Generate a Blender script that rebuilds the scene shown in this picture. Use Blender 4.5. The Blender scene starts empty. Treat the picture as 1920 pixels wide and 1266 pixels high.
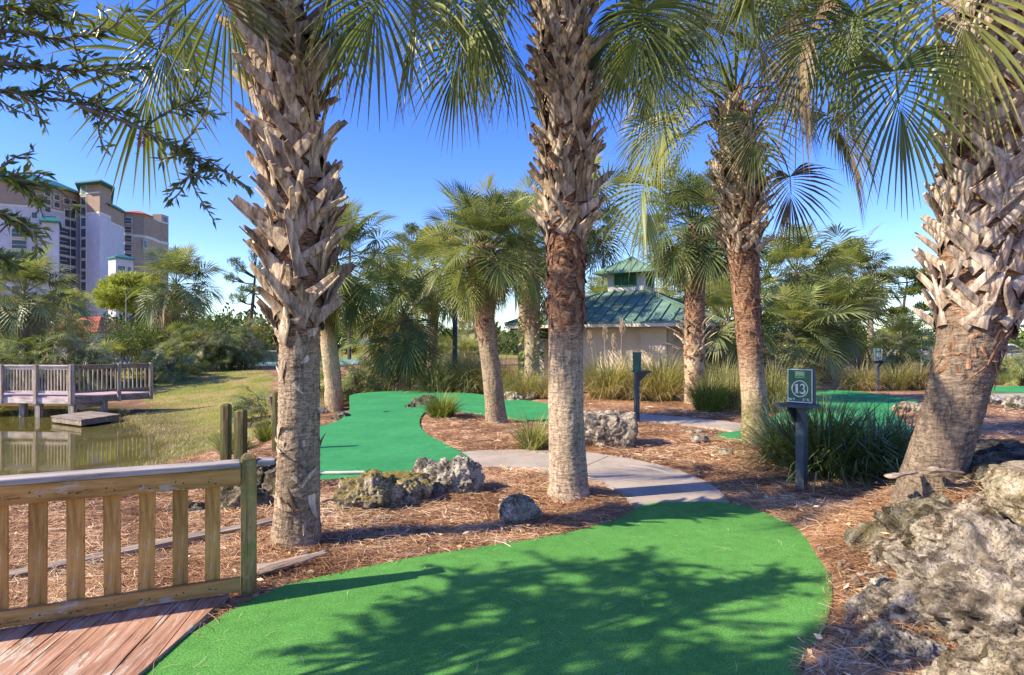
import bpy, bmesh, math, random
import numpy as np
from mathutils import Vector, Matrix, noise

R_ = math.radians
SC = bpy.context.scene
COL = SC.collection

# ---------------------------------------------------------------- camera, sky, sun, exposure
F = 1173.0            # focal length in pixels of the 1920-wide photograph
CAMZ = 1.55
HY = 645.0            # row of the horizon
cam_d = bpy.data.cameras.new('camera')
cam = bpy.data.objects.new('camera', cam_d)
COL.objects.link(cam)
cam.location = (0, 0, CAMZ)
cam.rotation_euler = (R_(90), 0, 0)
cam_d.sensor_width = 36.0
cam_d.lens = F / 1920 * 36.0
cam_d.shift_y = 12.0 / 1920
cam_d.clip_start = 0.05
cam_d.clip_end = 6000
SC.camera = cam

SUN_EL = R_(37)
SUN_AZ = R_(17)       # shadows run along +X, turned this much towards +Y
to_sun = Vector((-math.cos(SUN_AZ) * math.cos(SUN_EL), -math.sin(SUN_AZ) * math.cos(SUN_EL), math.sin(SUN_EL)))
world = bpy.data.worlds.new('World')
SC.world = world
world.use_nodes = True
wn = world.node_tree
bg = wn.nodes['Background']
sky = wn.nodes.new('ShaderNodeTexSky')
sky.sky_type = 'NISHITA'
sky.sun_disc = False
sky.sun_elevation = SUN_EL
sky.sun_rotation = math.atan2(to_sun.x, to_sun.y)
sky.air_density = 1.0
sky.dust_density = 0.35
sky.ozone_density = 4.0
hs_ = wn.nodes.new('ShaderNodeHueSaturation')
hs_.inputs['Saturation'].default_value = 1.3
hs_.inputs['Hue'].default_value = 0.525
wn.links.new(sky.outputs[0], hs_.inputs['Color'])
wn.links.new(hs_.outputs[0], bg.inputs[0])
bg.inputs[1].default_value = 0.12
sd_ = bpy.data.lights.new('sun', 'SUN')
sd_.energy = 3.6
sd_.angle = R_(0.5)
sd_.color = (1.0, 0.86, 0.63)
sun = bpy.data.objects.new('sun', sd_)
COL.objects.link(sun)
sun.rotation_euler = (-to_sun).to_track_quat('-Z', 'Y').to_euler()
SC.view_settings.view_transform = 'Standard'
SC.view_settings.look = 'None'
SC.view_settings.gamma = 1
SC.view_settings.use_curve_mapping = False
SC.view_settings.exposure = 1.38
SC.cycles.max_bounces = 6
SC.cycles.transparent_max_bounces = 4
SC.cycles.caustics_reflective = False
SC.cycles.caustics_refractive = False

# ---------------------------------------------------------------- helpers
def Gp(px, py, z=0.0):
    d = F * (CAMZ - z) / (py - HY)
    return ((px - 960) / F * d, d, z)

def Wp(px, py, d):
    return ((px - 960) / F * d, d, CAMZ - (py - HY) / F * d)

def px2x(px, d):
    return (px - 960) / F * d

def py2z(py, d):
    return CAMZ - (py - HY) / F * d

def smooth(t):
    t = np.clip(t, 0, 1)
    return t * t * (3 - 2 * t)

def unit(v):
    v = np.asarray(v, float)
    return v / np.maximum(np.linalg.norm(v, axis=-1, keepdims=True), 1e-9)

class MB:
    """collects geometry; build() links it as ONE mesh object"""
    def __init__(self):
        self.v = []; self.f = []; self.var = []; self.t = []; self.n = 0
    def add(self, v, f, var=0.5, t=0.0, mi=0):
        v = np.asarray(v, float).reshape(-1, 3)
        n = len(v)
        self.v.append(v)
        self.var.append(np.broadcast_to(np.asarray(var, float), (n,)))
        self.t.append(np.broadcast_to(np.asarray(t, float), (n,)))
        if isinstance(f, np.ndarray):
            self.f.append((f + self.n, mi))
        else:
            by = {}
            for q in f: by.setdefault(len(q), []).append(q)
            for k, qs in by.items():
                self.f.append((np.array(qs, int) + self.n, mi))
        self.n += n
        return self
    def build(self, name, mats, parent=None, loc=None, smooth_=False, bevel=0.0):
        V = np.concatenate(self.v)
        me = bpy.data.meshes.new(name)
        o = bpy.data.objects.new(name, me)
        COL.objects.link(o)
        base = np.zeros(3)
        if parent is not None:
            o.parent = parent
            p = parent
            while p is not None:
                base += np.array(p.location); p = p.parent
        if loc is not None:
            o.location = Vector(tuple(np.array(loc) - base))
            base = np.array(loc, float)
        V = V - base
        me.vertices.add(len(V))
        me.vertices.foreach_set('co', V.astype(np.float32).ravel())
        nl = sum(a.size for a, _ in self.f); npoly = sum(len(a) for a, _ in self.f)
        me.loops.add(nl); me.polygons.add(npoly)
        me.loops.foreach_set('vertex_index', np.concatenate([a.ravel() for a, _ in self.f]).astype(np.int32))
        tot = np.concatenate([np.full(len(a), a.shape[1]) for a, _ in self.f])
        st = np.concatenate([[0], np.cumsum(tot)[:-1]])
        me.polygons.foreach_set('loop_start', st.astype(np.int32))
        me.polygons.foreach_set('loop_total', tot.astype(np.int32))
        me.polygons.foreach_set('material_index', np.concatenate([np.full(len(a), mi) for a, mi in self.f]).astype(np.int32))
        me.polygons.foreach_set('use_smooth', np.full(npoly, bool(smooth_)))
        for nm, arr in (('var', self.var), ('t', self.t)):
            at = me.attributes.new(nm, 'FLOAT', 'POINT')
            at.data.foreach_set('value', np.concatenate(arr).astype(np.float32))
        if not isinstance(mats, (list, tuple)): mats = [mats]
        for m in mats: me.materials.append(m)
        me.update(calc_edges=True)
        me.validate()
        if bevel:
            b = o.modifiers.new('bevel', 'BEVEL'); b.width = bevel; b.segments = 2; b.limit_method = 'ANGLE'
        return o

BOXF = [(0, 3, 2, 1), (4, 5, 6, 7), (0, 1, 5, 4), (1, 2, 6, 5), (2, 3, 7, 6), (3, 0, 4, 7)]
def obox(mb, c, u, v, w, hu, hv, hw, mi=0, var=0.5):
    c, u, v, w = (np.array(a, float) for a in (c, u, v, w))
    P = [c + su * hu * u + sv * hv * v + sw * hw * w for sw in (-1, 1) for su, sv in ((-1, -1), (1, -1), (1, 1), (-1, 1))]
    return mb.add(P, BOXF, var=var, mi=mi)
def box(mb, x0, x1, y0, y1, z0, z1, mi=0, var=0.5):
    return obox(mb, ((x0 + x1) / 2, (y0 + y1) / 2, (z0 + z1) / 2), (1, 0, 0), (0, 1, 0), (0, 0, 1),
                abs(x1 - x0) / 2, abs(y1 - y0) / 2, abs(z1 - z0) / 2, mi, var)

def frames(P):
    P = np.asarray(P, float)
    T = unit(np.gradient(P, axis=0))
    n = np.cross(T[0], (0.13, 0.97, 0.2)); n = n / np.linalg.norm(n)
    N = []
    for t in T:
        n = n - t * n.dot(t); n = n / np.linalg.norm(n); N.append(n)
    N = np.array(N)
    return T, N, np.cross(T, N)

def tube(mb, P, rad, n=8, mi=0, var=0.5, caps=True, t=None):
    P = np.asarray(P, float); m = len(P)
    rad = np.broadcast_to(np.asarray(rad, float), (m,))
    T, N, B = frames(P)
    a = np.linspace(0, 2 * math.pi, n, endpoint=False)
    V = P[:, None] + rad[:, None, None] * (np.cos(a)[None, :, None] * N[:, None] + np.sin(a)[None, :, None] * B[:, None])
    f = gridf(m, n)
    tt = np.repeat(np.linspace(0, 1, m) if t is None else t, n)
    mb.add(V.reshape(-1, 3), f, var=var, t=tt, mi=mi)
    if caps:
        k = mb.n - m * n
        mb.f.append((np.array([list(range(k, k + n))[::-1]]), mi))
        mb.f.append((np.array([list(range(k + (m - 1) * n, k + m * n))]), mi))
    return mb

def gridf(m, n, wrap=True):
    i, j = np.meshgrid(np.arange(m - 1), np.arange(n if wrap else n - 1), indexing='ij')
    j2 = (j + 1) % n
    return np.stack([i * n + j, i * n + j2, (i + 1) * n + j2, (i + 1) * n + j], -1).reshape(-1, 4)

def catmull(pts, k=8, closed=False):
    P = np.asarray(pts, float); n = len(P); out = []
    for i in range(n if closed else n - 1):
        if closed: a, b, c, d = P[i - 1], P[i], P[(i + 1) % n], P[(i + 2) % n]
        else: a, b, c, d = P[max(i - 1, 0)], P[i], P[i + 1], P[min(i + 2, n - 1)]
        for s in np.linspace(0, 1, k, endpoint=False):
            out.append(0.5 * (2 * b + (c - a) * s + (2 * a - 5 * b + 4 * c - d) * s ** 2 + (3 * b - a - 3 * c + d) * s ** 3))
    if not closed: out.append(P[-1])
    return np.array(out)

def sdpoly(X, Y, poly):
    """signed distance, positive outside"""
    poly = np.asarray(poly)[:, :2]
    d2 = np.full(X.shape, 1e18); ins = np.zeros(X.shape, bool)
    n = len(poly)
    for i in range(n):
        ax, ay = poly[i]; bx, by = poly[(i + 1) % n]
        ex, ey = bx - ax, by - ay
        L = ex * ex + ey * ey + 1e-12
        t = np.clip(((X - ax) * ex + (Y - ay) * ey) / L, 0, 1)
        d2 = np.minimum(d2, (X - ax - t * ex) ** 2 + (Y - ay - t * ey) ** 2)
        c = ((ay > Y) != (by > Y)) & (X < ex * (Y - ay) / (ey if abs(ey) > 1e-12 else 1e-12) + ax)
        ins ^= c
    d = np.sqrt(d2)
    return np.where(ins, -d, d)

def tag(o, label=None, cat=None, group=None, kind=None):
    if label: o['label'] = label
    if cat: o['category'] = cat
    if group: o['group'] = group
    if kind: o['kind'] = kind
    return o
def empty(name, loc, label, cat, group=None):
    o = bpy.data.objects.new(name, None)
    COL.objects.link(o); o.location = loc; o.empty_display_size = 0.2
    return tag(o, label, cat, group)
def struct(o):
    o['kind'] = 'structure'; return o

def leafquads(mb, pos, dirs, L, W, var, rng, mi=0, t=0.0):
    """one folded leaf (two quads' worth of outline as a diamond) per row"""
    n = len(pos)
    dirs = unit(dirs)
    side = unit(np.cross(dirs, unit(rng.normal(size=(n, 3)))))
    nor = np.cross(side, dirs)
    L = np.broadcast_to(L, (n,))[:, None]; W = np.broadcast_to(W, (n,))[:, None]
    a = pos; b = pos + dirs * L * .45 + side * W * .5 + nor * W * .12
    c = pos + dirs * L; d = pos + dirs * L * .45 - side * W * .5 + nor * W * .12
    V = np.stack([a, b, c, d], 1).reshape(-1, 3)
    f = (np.arange(n)[:, None] * 4 + np.arange(4)[None])
    mb.add(V, f, var=np.repeat(np.broadcast_to(var, (n,)), 4), t=np.tile([0, .5, 1, .5], n) if t == 0.0 else t, mi=mi)

def blades(mb, base, az, lean, L, W, droop, var, mi=0, segs=4):
    """curved grass blades, one strip each"""
    n = len(base)
    L = np.broadcast_to(L, (n,)); W = np.broadcast_to(W, (n,)); droop = np.broadcast_to(droop, (n,)); lean = np.broadcast_to(lean, (n,))
    hd = np.stack([np.cos(az), np.sin(az), 0 * az], -1)
    sd = np.stack([-np.sin(az), np.cos(az), 0 * az], -1)
    P = np.array(base, float); rows = []; ss = np.linspace(0, 1, segs + 1)
    for k, s in enumerate(ss):
        if k:
            th = lean + droop * ((s + ss[k - 1]) / 2) ** 1.5
            st = (L / segs)[:, None]
            P = P + st * (np.sin(th)[:, None] * hd + np.cos(th)[:, None] * np.array([0, 0, 1.0]))
        w = (W * (1 - s ** 1.6) * .5 + 0.0004)[:, None]
        rows += [P - sd * w, P + sd * w]
    V = np.stack(rows, 1)
    k2 = 2 * (segs + 1)
    f = []
    for k in range(segs):
        f.append(np.stack([np.arange(n) * k2 + 2 * k, np.arange(n) * k2 + 2 * k + 1, np.arange(n) * k2 + 2 * k + 3, np.arange(n) * k2 + 2 * k + 2], -1))
    mb.add(V.reshape(-1, 3), np.concatenate(f), var=np.repeat(np.broadcast_to(var, (n,)), k2), t=np.tile(np.repeat(ss, 2), n), mi=mi)

# ---------------------------------------------------------------- node helpers and materials
def nd(nt, typ, inp=None, **props):
    x = nt.nodes.new(typ)
    for k, v in props.items(): setattr(x, k, v)
    for k, v in (inp or {}).items():
        s = x.inputs[k]
        if isinstance(v, bpy.types.NodeSocket): nt.links.new(v, s)
        else: s.default_value = v
    return x
def rgba(c): return (c[0], c[1], c[2], 1.0)
def ramp(nt, fac, stops):
    r = nd(nt, 'ShaderNodeValToRGB', {0: fac})
    cr = r.color_ramp
    while len(cr.elements) < len(stops): cr.elements.new(0.5)
    for e, (p, c) in zip(cr.elements, stops):
        e.position = p; e.color = rgba(c) if hasattr(c, '__len__') else (c, c, c, 1)
    return r.outputs[0]
def mixc(nt, fac, a, b, blend='MIX'):
    m = nd(nt, 'ShaderNodeMix', data_type='RGBA', blend_type=blend)
    for i, v in ((0, fac), (6, a), (7, b)):
        if isinstance(v, bpy.types.NodeSocket): nt.links.new(v, m.inputs[i])
        else: m.inputs[i].default_value = rgba(v) if hasattr(v, '__len__') else v
    return m.outputs[2]
def maths(nt, op, a, b=0.0):
    return nd(nt, 'ShaderNodeMath', {0: a, 1: b}, operation=op).outputs[0]
def coord(nt, scale=(1, 1, 1), rot=(0, 0, 0), gen='Object'):
    tc = nd(nt, 'ShaderNodeTexCoord')
    return nd(nt, 'ShaderNodeMapping', {'Vector': tc.outputs[gen], 'Scale': scale, 'Rotation': rot}).outputs[0]
def noi(nt, vec, scale, detail=4.0, rough=0.55, dist=0.0):
    return nd(nt, 'ShaderNodeTexNoise', {'Vector': vec, 'Scale': scale, 'Detail': detail, 'Roughness': rough, 'Distortion': dist}).outputs[0]
def voro(nt, vec, scale, feature='F1', out='Distance'):
    return nd(nt, 'ShaderNodeTexVoronoi', {'Vector': vec, 'Scale': scale}, feature=feature).outputs[out]
def attr(nt, name):
    return nd(nt, 'ShaderNodeAttribute', attribute_name=name).outputs['Fac']
def bump(nt, h, strength=0.4, dist=0.02):
    return nd(nt, 'ShaderNodeBump', {'Height': h, 'Strength': strength, 'Distance': dist}).outputs[0]
def mat(name, rough=0.8, spec=0.3):
    m = bpy.data.materials.new(name); m.use_nodes = True
    nt = m.node_tree; b = nt.nodes['Principled BSDF']
    b.inputs['Roughness'].default_value = rough
    b.inputs['Specular IOR Level'].default_value = spec
    return m, nt, b
def setc(nt, b, col, key='Base Color'):
    if isinstance(col, bpy.types.NodeSocket): nt.links.new(col, b.inputs[key])
    else: b.inputs[key].default_value = rgba(col)
def plain(name, col, rough=0.6, spec=0.3, vary=0.12, scale=6.0, bstr=0.0, bscale=60):
    m, nt, b = mat(name, rough, spec)
    v = coord(nt)
    n = noi(nt, v, scale, 5)
    c2 = tuple(max(0, x * (1 - vary * 2)) for x in col); c3 = tuple(min(1, x * (1 + vary)) for x in col)
    setc(nt, b, ramp(nt, n, [(0.3, c2), (0.7, c3)]))
    if bstr: nt.links.new(bump(nt, noi(nt, v, bscale, 4), bstr, 0.01), b.inputs['Normal'])
    return m

def leafmat(name, stops, tip=None, tipfac=0.5, rough=0.45, spec=0.35, trans=0.36):
    m, nt, b = mat(name, rough, spec)
    v = attr(nt, 'var')
    c = ramp(nt, v, stops)
    n = noi(nt, coord(nt), 1.3, 3)
    c = mixc(nt, 1.0, c, ramp(nt, n, [(0.3, 0.72), (0.7, 1.15)]), 'MULTIPLY')
    if tip:
        t = attr(nt, 't')
        c = mixc(nt, maths(nt, 'MULTIPLY', maths(nt, 'POWER', t, 2.5), tipfac), c, tip)
    setc(nt, b, c)
    tr = nd(nt, 'ShaderNodeBsdfTranslucent', {'Color': mixc(nt, 1.0, c, (1.25, 1.2, 0.6), 'MULTIPLY')})
    mx = nd(nt, 'ShaderNodeMixShader', {0: trans, 1: b.outputs[0], 2: tr.outputs[0]})
    nt.links.new(mx.outputs[0], nt.nodes['Material Output'].inputs[0])
    return m
M = {}
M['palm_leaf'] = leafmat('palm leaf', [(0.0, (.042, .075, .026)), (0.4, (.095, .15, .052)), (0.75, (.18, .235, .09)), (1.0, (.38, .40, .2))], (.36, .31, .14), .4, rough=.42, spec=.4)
M['palm_leaf_bright'] = leafmat('sunlit palm leaf', [(0.0, (.075, .12, .032)), (0.5, (.18, .25, .075)), (1.0, (.46, .46, .17))], (.44, .38, .15), .4, rough=.42, spec=.4)  # paler copy of the palm leaf with sunlight put into its colour
M['palm_leaf_dead'] = leafmat('dead palm leaf', [(0.0, (.10, .075, .05)), (0.5, (.22, .17, .115)), (1.0, (.36, .29, .2))], None, rough=.75, spec=.15, trans=.15)
M['shrub_leaf'] = leafmat('shrub leaf', [(0.0, (.045, .075, .02)), (0.5, (.11, .16, .035)), (1.0, (.25, .29, .07))], None, rough=.42, spec=.4)
M['shrub_leaf_lime'] = leafmat('light shrub leaf', [(0.0, (.06, .10, .018)), (0.5, (.13, .19, .03)), (1.0, (.27, .29, .05))], None, rough=.45, spec=.35)
M['shrub_leaf_orange'] = leafmat('orange tinged shrub leaf', [(0.0, (.10, .12, .02)), (0.5, (.24, .22, .03)), (1.0, (.42, .26, .05))], None, rough=.5)
M['pine_bright'] = leafmat('bright pine needle', [(0.0, (.16, .21, .035)), (0.5, (.36, .42, .07)), (1.0, (.6, .6, .16))], None, rough=.5, spec=.25)
M['pine_leaf'] = leafmat('pine needle', [(0.0, (.055, .085, .022)), (0.5, (.13, .18, .04)), (1.0, (.28, .31, .07))], None, rough=.5, spec=.25)
M['bottle_leaf'] = leafmat('narrow glossy leaf', [(0.0, (.055, .09, .035)), (0.5, (.14, .20, .06)), (0.85, (.28, .33, .10)), (1.0, (.5, .5, .18))], None, rough=.36, spec=.5, trans=.35)
M['grass_green'] = leafmat('clump grass', [(0.0, (.13, .165, .05)), (0.45, (.28, .31, .095)), (0.75, (.48, .45, .19)), (1.0, (.70, .58, .36))], (.42, .34, .17), .6, rough=.5, spec=.3)
M['grass_dry'] = leafmat('dry clump grass', [(0.0, (.15, .145, .06)), (0.45, (.31, .29, .12)), (0.75, (.50, .43, .23)), (1.0, (.72, .6, .4))], (.5, .4, .23), .6, rough=.55, spec=.25)
M['lily_dark'] = leafmat('dark strap leaf', [(0.0, (.06, .10, .035)), (0.5, (.13, .205, .06)), (0.85, (.26, .33, .10)), (1.0, (.56, .48, .32))], (.25, .22, .1), .35, rough=.33, spec=.5, trans=.18)
M['lime_grass'] = leafmat('lime grass blade', [(0.0, (.07, .12, .02)), (0.5, (.17, .24, .04)), (1.0, (.40, .40, .12))], (.45, .38, .16), .5, rough=.4, spec=.4)
M['straw'] = leafmat('pine straw needle', [(0.0, (.12, .05, .028)), (0.3, (.38, .205, .105)), (0.7, (.66, .415, .215)), (1.0, (.86, .71, .54))], None, rough=.6, spec=.25, trans=.05)
M['twig'] = plain('dry twig', (.23, .16, .14), .8, .2, .2, 30)
M['vine'] = leafmat('vine leaf', [(0.0, (.10, .14, .03)), (0.5, (.22, .26, .05)), (1.0, (.42, .42, .10))], None)

def m_ground():
    m, nt, b = mat('ground cover', .92, .15)
    c = None; hts = None
    for k, (rot, s) in enumerate(((0.3, 1.0), (1.35, 1.13), (2.35, .9), (0.85, 1.3))):
        v = coord(nt, (7.0 * s, 75.0 * s, 5.0), (0, 0, rot))
        n = noi(nt, v, 1.0, 3, .6, 0.7)
        hts = n if hts is None else maths(nt, 'MAXIMUM', hts, n)
    v0 = coord(nt)
    big = noi(nt, v0, .9, 4)
    mid = noi(nt, v0, 9.0, 5, .65)
    c = ramp(nt, hts, [(0.42, (.075, .034, .02)), (0.55, (.31, .17, .10)), (0.66, (.53, .34, .21)), (0.78, (.74, .55, .39))])
    c = mixc(nt, 1.0, c, ramp(nt, big, [(0.4, (.62, .56, .52)), (0.6, (1.14, 1.1, 1.06))]), 'MULTIPLY')
    c = mixc(nt, 1.0, c, ramp(nt, mid, [(0.3, .66), (0.62, 1.12)]), 'MULTIPLY')
    # lawn
    lv = coord(nt, (1.0, 1.0, 1.0))
    l1 = noi(nt, lv, .55, 5, .6); l2 = noi(nt, lv, 22.0, 5, .7)
    lc = ramp(nt, l1, [(0.38, (.38, .30, .12)), (0.5, (.30, .275, .07)), (0.62, (.19, .235, .04))])
    lc = mixc(nt, 1.0, lc, ramp(nt, l2, [(0.28, .5), (0.7, 1.2)]), 'MULTIPLY')
    edge = noi(nt, lv, 1.6, 5, .7)
    lw = maths(nt, 'ADD', attr(nt, 'var'), maths(nt, 'MULTIPLY', maths(nt, 'SUBTRACT', edge, .5), .9))
    lw = ramp(nt, lw, [(0.42, 0.0), (0.58, 1.0)])
    c = mixc(nt, lw, c, lc)
    # wet shore
    c = mixc(nt, attr(nt, 't'), c, (.075, .062, .03))
    setc(nt, b, c)
    h = maths(nt, 'ADD', maths(nt, 'MULTIPLY', hts, .7), maths(nt, 'MULTIPLY', mid, .6))
    nt.links.new(bump(nt, h, .9, .03), b.inputs['Normal'])
    return m
M['ground'] = m_ground()

def m_turf(name, col, dark):
    m, nt, b = mat(name, .95, .12)
    v = coord(nt)
    big = noi(nt, v, .9, 5, .62); fine = noi(nt, v, 95, 4, .75); mid = noi(nt, v, 9, 6, .72)
    c = ramp(nt, big, [(0.38, dark), (0.6, col)])
    c = mixc(nt, 1.0, c, ramp(nt, fine, [(0.38, .6), (0.5, 1.0), (0.62, 1.35)]), 'MULTIPLY')
    c = mixc(nt, 1.0, c, ramp(nt, mid, [(0.34, .82), (0.5, 1.0), (0.64, 1.1)]), 'MULTIPLY')
    # worn seams: rare pale specks
    sp = noi(nt, v, 55, 2, .5)
    c = mixc(nt, ramp(nt, sp, [(0.74, 0.0), (0.80, .45)]), c, (.24, .30, .13))
    setc(nt, b, c)
    b.inputs['Sheen Weight'].default_value = .04
    b.inputs['Sheen Roughness'].default_value = .5
    b.inputs['Sheen Tint'].default_value = rgba((.5, .9, .5))
    nt.links.new(bump(nt, maths(nt, 'ADD', fine, maths(nt, 'MULTIPLY', mid, .5)), .55, .012), b.inputs['Normal'])
    return m
M['turf'] = m_turf('bright green turf', (.105, .305, .062), (.08, .255, .05))
M['turf_far'] = m_turf('sea green turf', (.045, .29, .10), (.032, .24, .085))

def m_concrete():
    m, nt, b = mat('broom finished concrete', .9, .2)
    v = coord(nt)
    a = noi(nt, v, 2.2, 5, .6); f = noi(nt, v, 90, 4, .75); s = noi(nt, v, 5, 6, .72)
    c = ramp(nt, a, [(0.3, (.36, .305, .25)), (0.7, (.48, .415, .35))])
    c = mixc(nt, 1.0, c, ramp(nt, f, [(0.3, .75), (0.7, 1.12)]), 'MULTIPLY')
    c = mixc(nt, ramp(nt, s, [(0.52, 0.0), (0.62, .4)]), c, (.30, .22, .16))
    setc(nt, b, c)
    nt.links.new(bump(nt, f, .35, .005), b.inputs['Normal'])
    return m
M['concrete'] = m_concrete()

def m_wood(name, c_dark, c_mid, c_light, peel=None, moss=None, axis='X', gs=26.0, rough=.82, peel_lo=.56, asp=3.0):
    """grain runs along object axis; peel = colour showing where paint is worn off"""
    m, nt, b = mat(name, rough, .2)
    st = {'X': (2.0, gs, gs), 'Y': (gs, 2.0, gs), 'Z': (gs, gs, 2.0)}[axis]
    v = coord(nt, st); v0 = coord(nt)
    g = noi(nt, v, 1.0, 6, .65, .6)
    c = ramp(nt, g, [(0.36, c_dark), (0.5, c_mid), (0.62, c_light)])
    big = noi(nt, v0, 3.1, 4)
    c = mixc(nt, 1.0, c, ramp(nt, big, [(0.3, .75), (0.7, 1.12)]), 'MULTIPLY')
    if peel:
        st2 = tuple((11.0 / asp if x < 5 else 11.0) for x in st)
        p = noi(nt, coord(nt, st2), 1.2, 9, .76, .5)
        c = mixc(nt, ramp(nt, p, [(peel_lo, 0.0), (peel_lo + .03, .85)]), c, mixc(nt, g, tuple(x * .7 for x in peel), tuple(min(1, x * 1.25) for x in peel)))
        p2 = noi(nt, coord(nt, tuple(x * 1.7 for x in st2)), 2.0, 8, .75, .3)
        c = mixc(nt, ramp(nt, p2, [(.6, 0.0), (.64, .7)]), c, tuple(x * .45 for x in c_dark))
    crack = noi(nt, coord(nt, tuple(x * (.5 if x < 5 else 1.4) for x in st)), 1.0, 3, .5, .3)
    ck = ramp(nt, crack, [(0.31, 1.0), (0.35, 0.0)])
    c = mixc(nt, ck, c, tuple(x * .18 for x in c_dark))
    if moss:
        q = noi(nt, v0, 6.5, 5, .7)
        c = mixc(nt, ramp(nt, q, [(0.48, 0.0), (0.62, .75)]), c, moss)
    c = mixc(nt, 1.0, c, ramp(nt, attr(nt, 'var'), [(0.0, .68), (1.0, 1.25)]), 'MULTIPLY')
    setc(nt, b, c)
    nt.links.new(bump(nt, maths(nt, 'SUBTRACT', g, ck), .5, .006), b.inputs['Normal'])
    return m
M['rail_wood'] = m_wood('worn tan painted timber', (.30, .14, .04), (.48, .25, .075), (.58, .33, .11), peel=(.50, .42, .32), axis='X', gs=20, peel_lo=.585)
M['baluster_wood'] = m_wood('worn tan painted upright', (.31, .15, .04), (.50, .265, .08), (.60, .35, .12), peel=(.50, .41, .31), axis='Z', gs=20, peel_lo=.58)
M['post_wood'] = m_wood('mossy tan post timber', (.22, .13, .045), (.40, .255, .09), (.50, .34, .14), peel=(.42, .36, .26), moss=(.20, .21, .05), axis='Z', gs=24)
M['cap_wood'] = m_wood('silvered cap timber', (.22, .19, .18), (.36, .32, .31), (.46, .42, .41), axis='X', gs=30)
M['deck_wood'] = m_wood('worn red deck paint', (.27, .14, .09), (.42, .235, .155), (.52, .32, .225), peel=(.50, .45, .38), axis='Y', gs=34, peel_lo=.55, asp=7)
M['grey_wood'] = m_wood('weathered grey timber', (.14, .105, .08), (.29, .235, .19), (.44, .37, .31), axis='X', gs=26)
M['grey_wood_z'] = m_wood('weathered grey upright', (.24, .19, .15), (.43, .35, .29), (.6, .51, .44), axis='Z', gs=20)
M['dock_white'] = m_wood('faded white dock timber', (.46, .38, .34), (.68, .57, .51), (.80, .70, .64), axis='X', gs=12)
M['dock_deck'] = m_wood('faded pink dock boards', (.36, .24, .24), (.5, .35, .35), (.58, .42, .42), axis='X', gs=12)
M['post_green'] = m_wood('green stained post', (.05, .045, .025), (.13, .11, .05), (.2, .17, .08), moss=(.10, .12, .04), axis='Z', gs=24)

def noi_vec(nt, v, s, amt):
    n = nd(nt, 'ShaderNodeTexNoise', {'Vector': v, 'Scale': s, 'Detail': 3.0}).outputs['Color']
    return nd(nt, 'ShaderNodeVectorMath', {0: v, 1: nd(nt, 'ShaderNodeVectorMath', {0: n, 3: amt}, operation='SCALE').outputs[0]}, operation='ADD').outputs[0]
def m_rock(name, dark, mid, light, moss=None, scale=1.0, topmoss=0.0, stain=None):
    m, nt, b = mat(name, .92, .15)
    v = coord(nt)
    a = noi(nt, v, 6 * scale, 10, .74, .9); p = voro(nt, noi_vec(nt, v, 7 * scale, .07), 30 * scale); f = noi(nt, v, 40 * scale, 8, .8, 1.2); g2 = noi(nt, v, 2.4 * scale, 5, .65)
    c = ramp(nt, maths(nt, 'ADD', a, maths(nt, 'MULTIPLY', maths(nt, 'SUBTRACT', g2, .5), .35)), [(0.41, dark), (0.49, mid), (0.57, light)])
    c = mixc(nt, 1.0, c, ramp(nt, f, [(0.40, .22), (0.47, .8), (0.55, 1.08), (0.64, 1.4)]), 'MULTIPLY')
    pit = ramp(nt, maths(nt, 'ADD', p, maths(nt, 'MULTIPLY', maths(nt, 'SUBTRACT', f, .5), .8)), [(0.02, 1.0), (0.16, 0.0)])
    c = mixc(nt, maths(nt, 'MULTIPLY', pit, .6), c, tuple(x * .35 for x in dark))
    if stain:
        s = noi(nt, v, 3.3 * scale, 5, .6)
        c = mixc(nt, ramp(nt, s, [(0.5, 0.0), (0.66, .7)]), c, stain)
    if moss:
        q = noi(nt, v, 4.0 * scale, 6, .7)
        if topmoss:
            geo = nd(nt, 'ShaderNodeNewGeometry')
            z = nd(nt, 'ShaderNodeSeparateXYZ', {0: geo.outputs['Normal']}).outputs[2]
            q = maths(nt, 'ADD', maths(nt, 'MULTIPLY', z, topmoss), q)
            fac = ramp(nt, q, [(0.55 + .25 * topmoss, 0.0), (0.75 + .25 * topmoss, .85)])
        else:
            fac = ramp(nt, q, [(0.52, 0.0), (0.66, .8)])
        mc = mixc(nt, f, tuple(x * .6 for x in moss), tuple(x * 1.3 for x in moss))
        c = mixc(nt, fac, c, mc)
    setc(nt, b, c)
    h = maths(nt, 'SUBTRACT', maths(nt, 'ADD', maths(nt, 'MULTIPLY', a, 1.2), maths(nt, 'MULTIPLY', f, .5)), maths(nt, 'MULTIPLY', pit, .5))
    nt.links.new(bump(nt, h, .9, .03 / scale), b.inputs['Normal'])
    return m
M['rock_pale'] = m_rock('pale pitted limestone', (.13, .105, .08), (.34, .29, .23), (.56, .49, .40), stain=(.22, .17, .115))
M['rock_grey'] = m_rock('grey crusted limestone', (.11, .10, .08), (.31, .28, .23), (.54, .49, .41))
M['rock_moss'] = m_rock('mossy limestone', (.11, .095, .065), (.30, .26, .19), (.5, .44, .35), moss=(.26, .2, .05), topmoss=.45)
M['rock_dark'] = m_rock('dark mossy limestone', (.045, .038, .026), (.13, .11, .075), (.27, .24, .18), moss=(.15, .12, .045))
M['rock_brown'] = m_rock('brown crusted limestone', (.09, .07, .05), (.27, .215, .155), (.5, .43, .34), moss=(.17, .13, .06))
M['rock_yellow'] = m_rock('cream limestone', (.14, .11, .07), (.36, .29, .19), (.56, .48, .36), moss=(.18, .16, .06))

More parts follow.
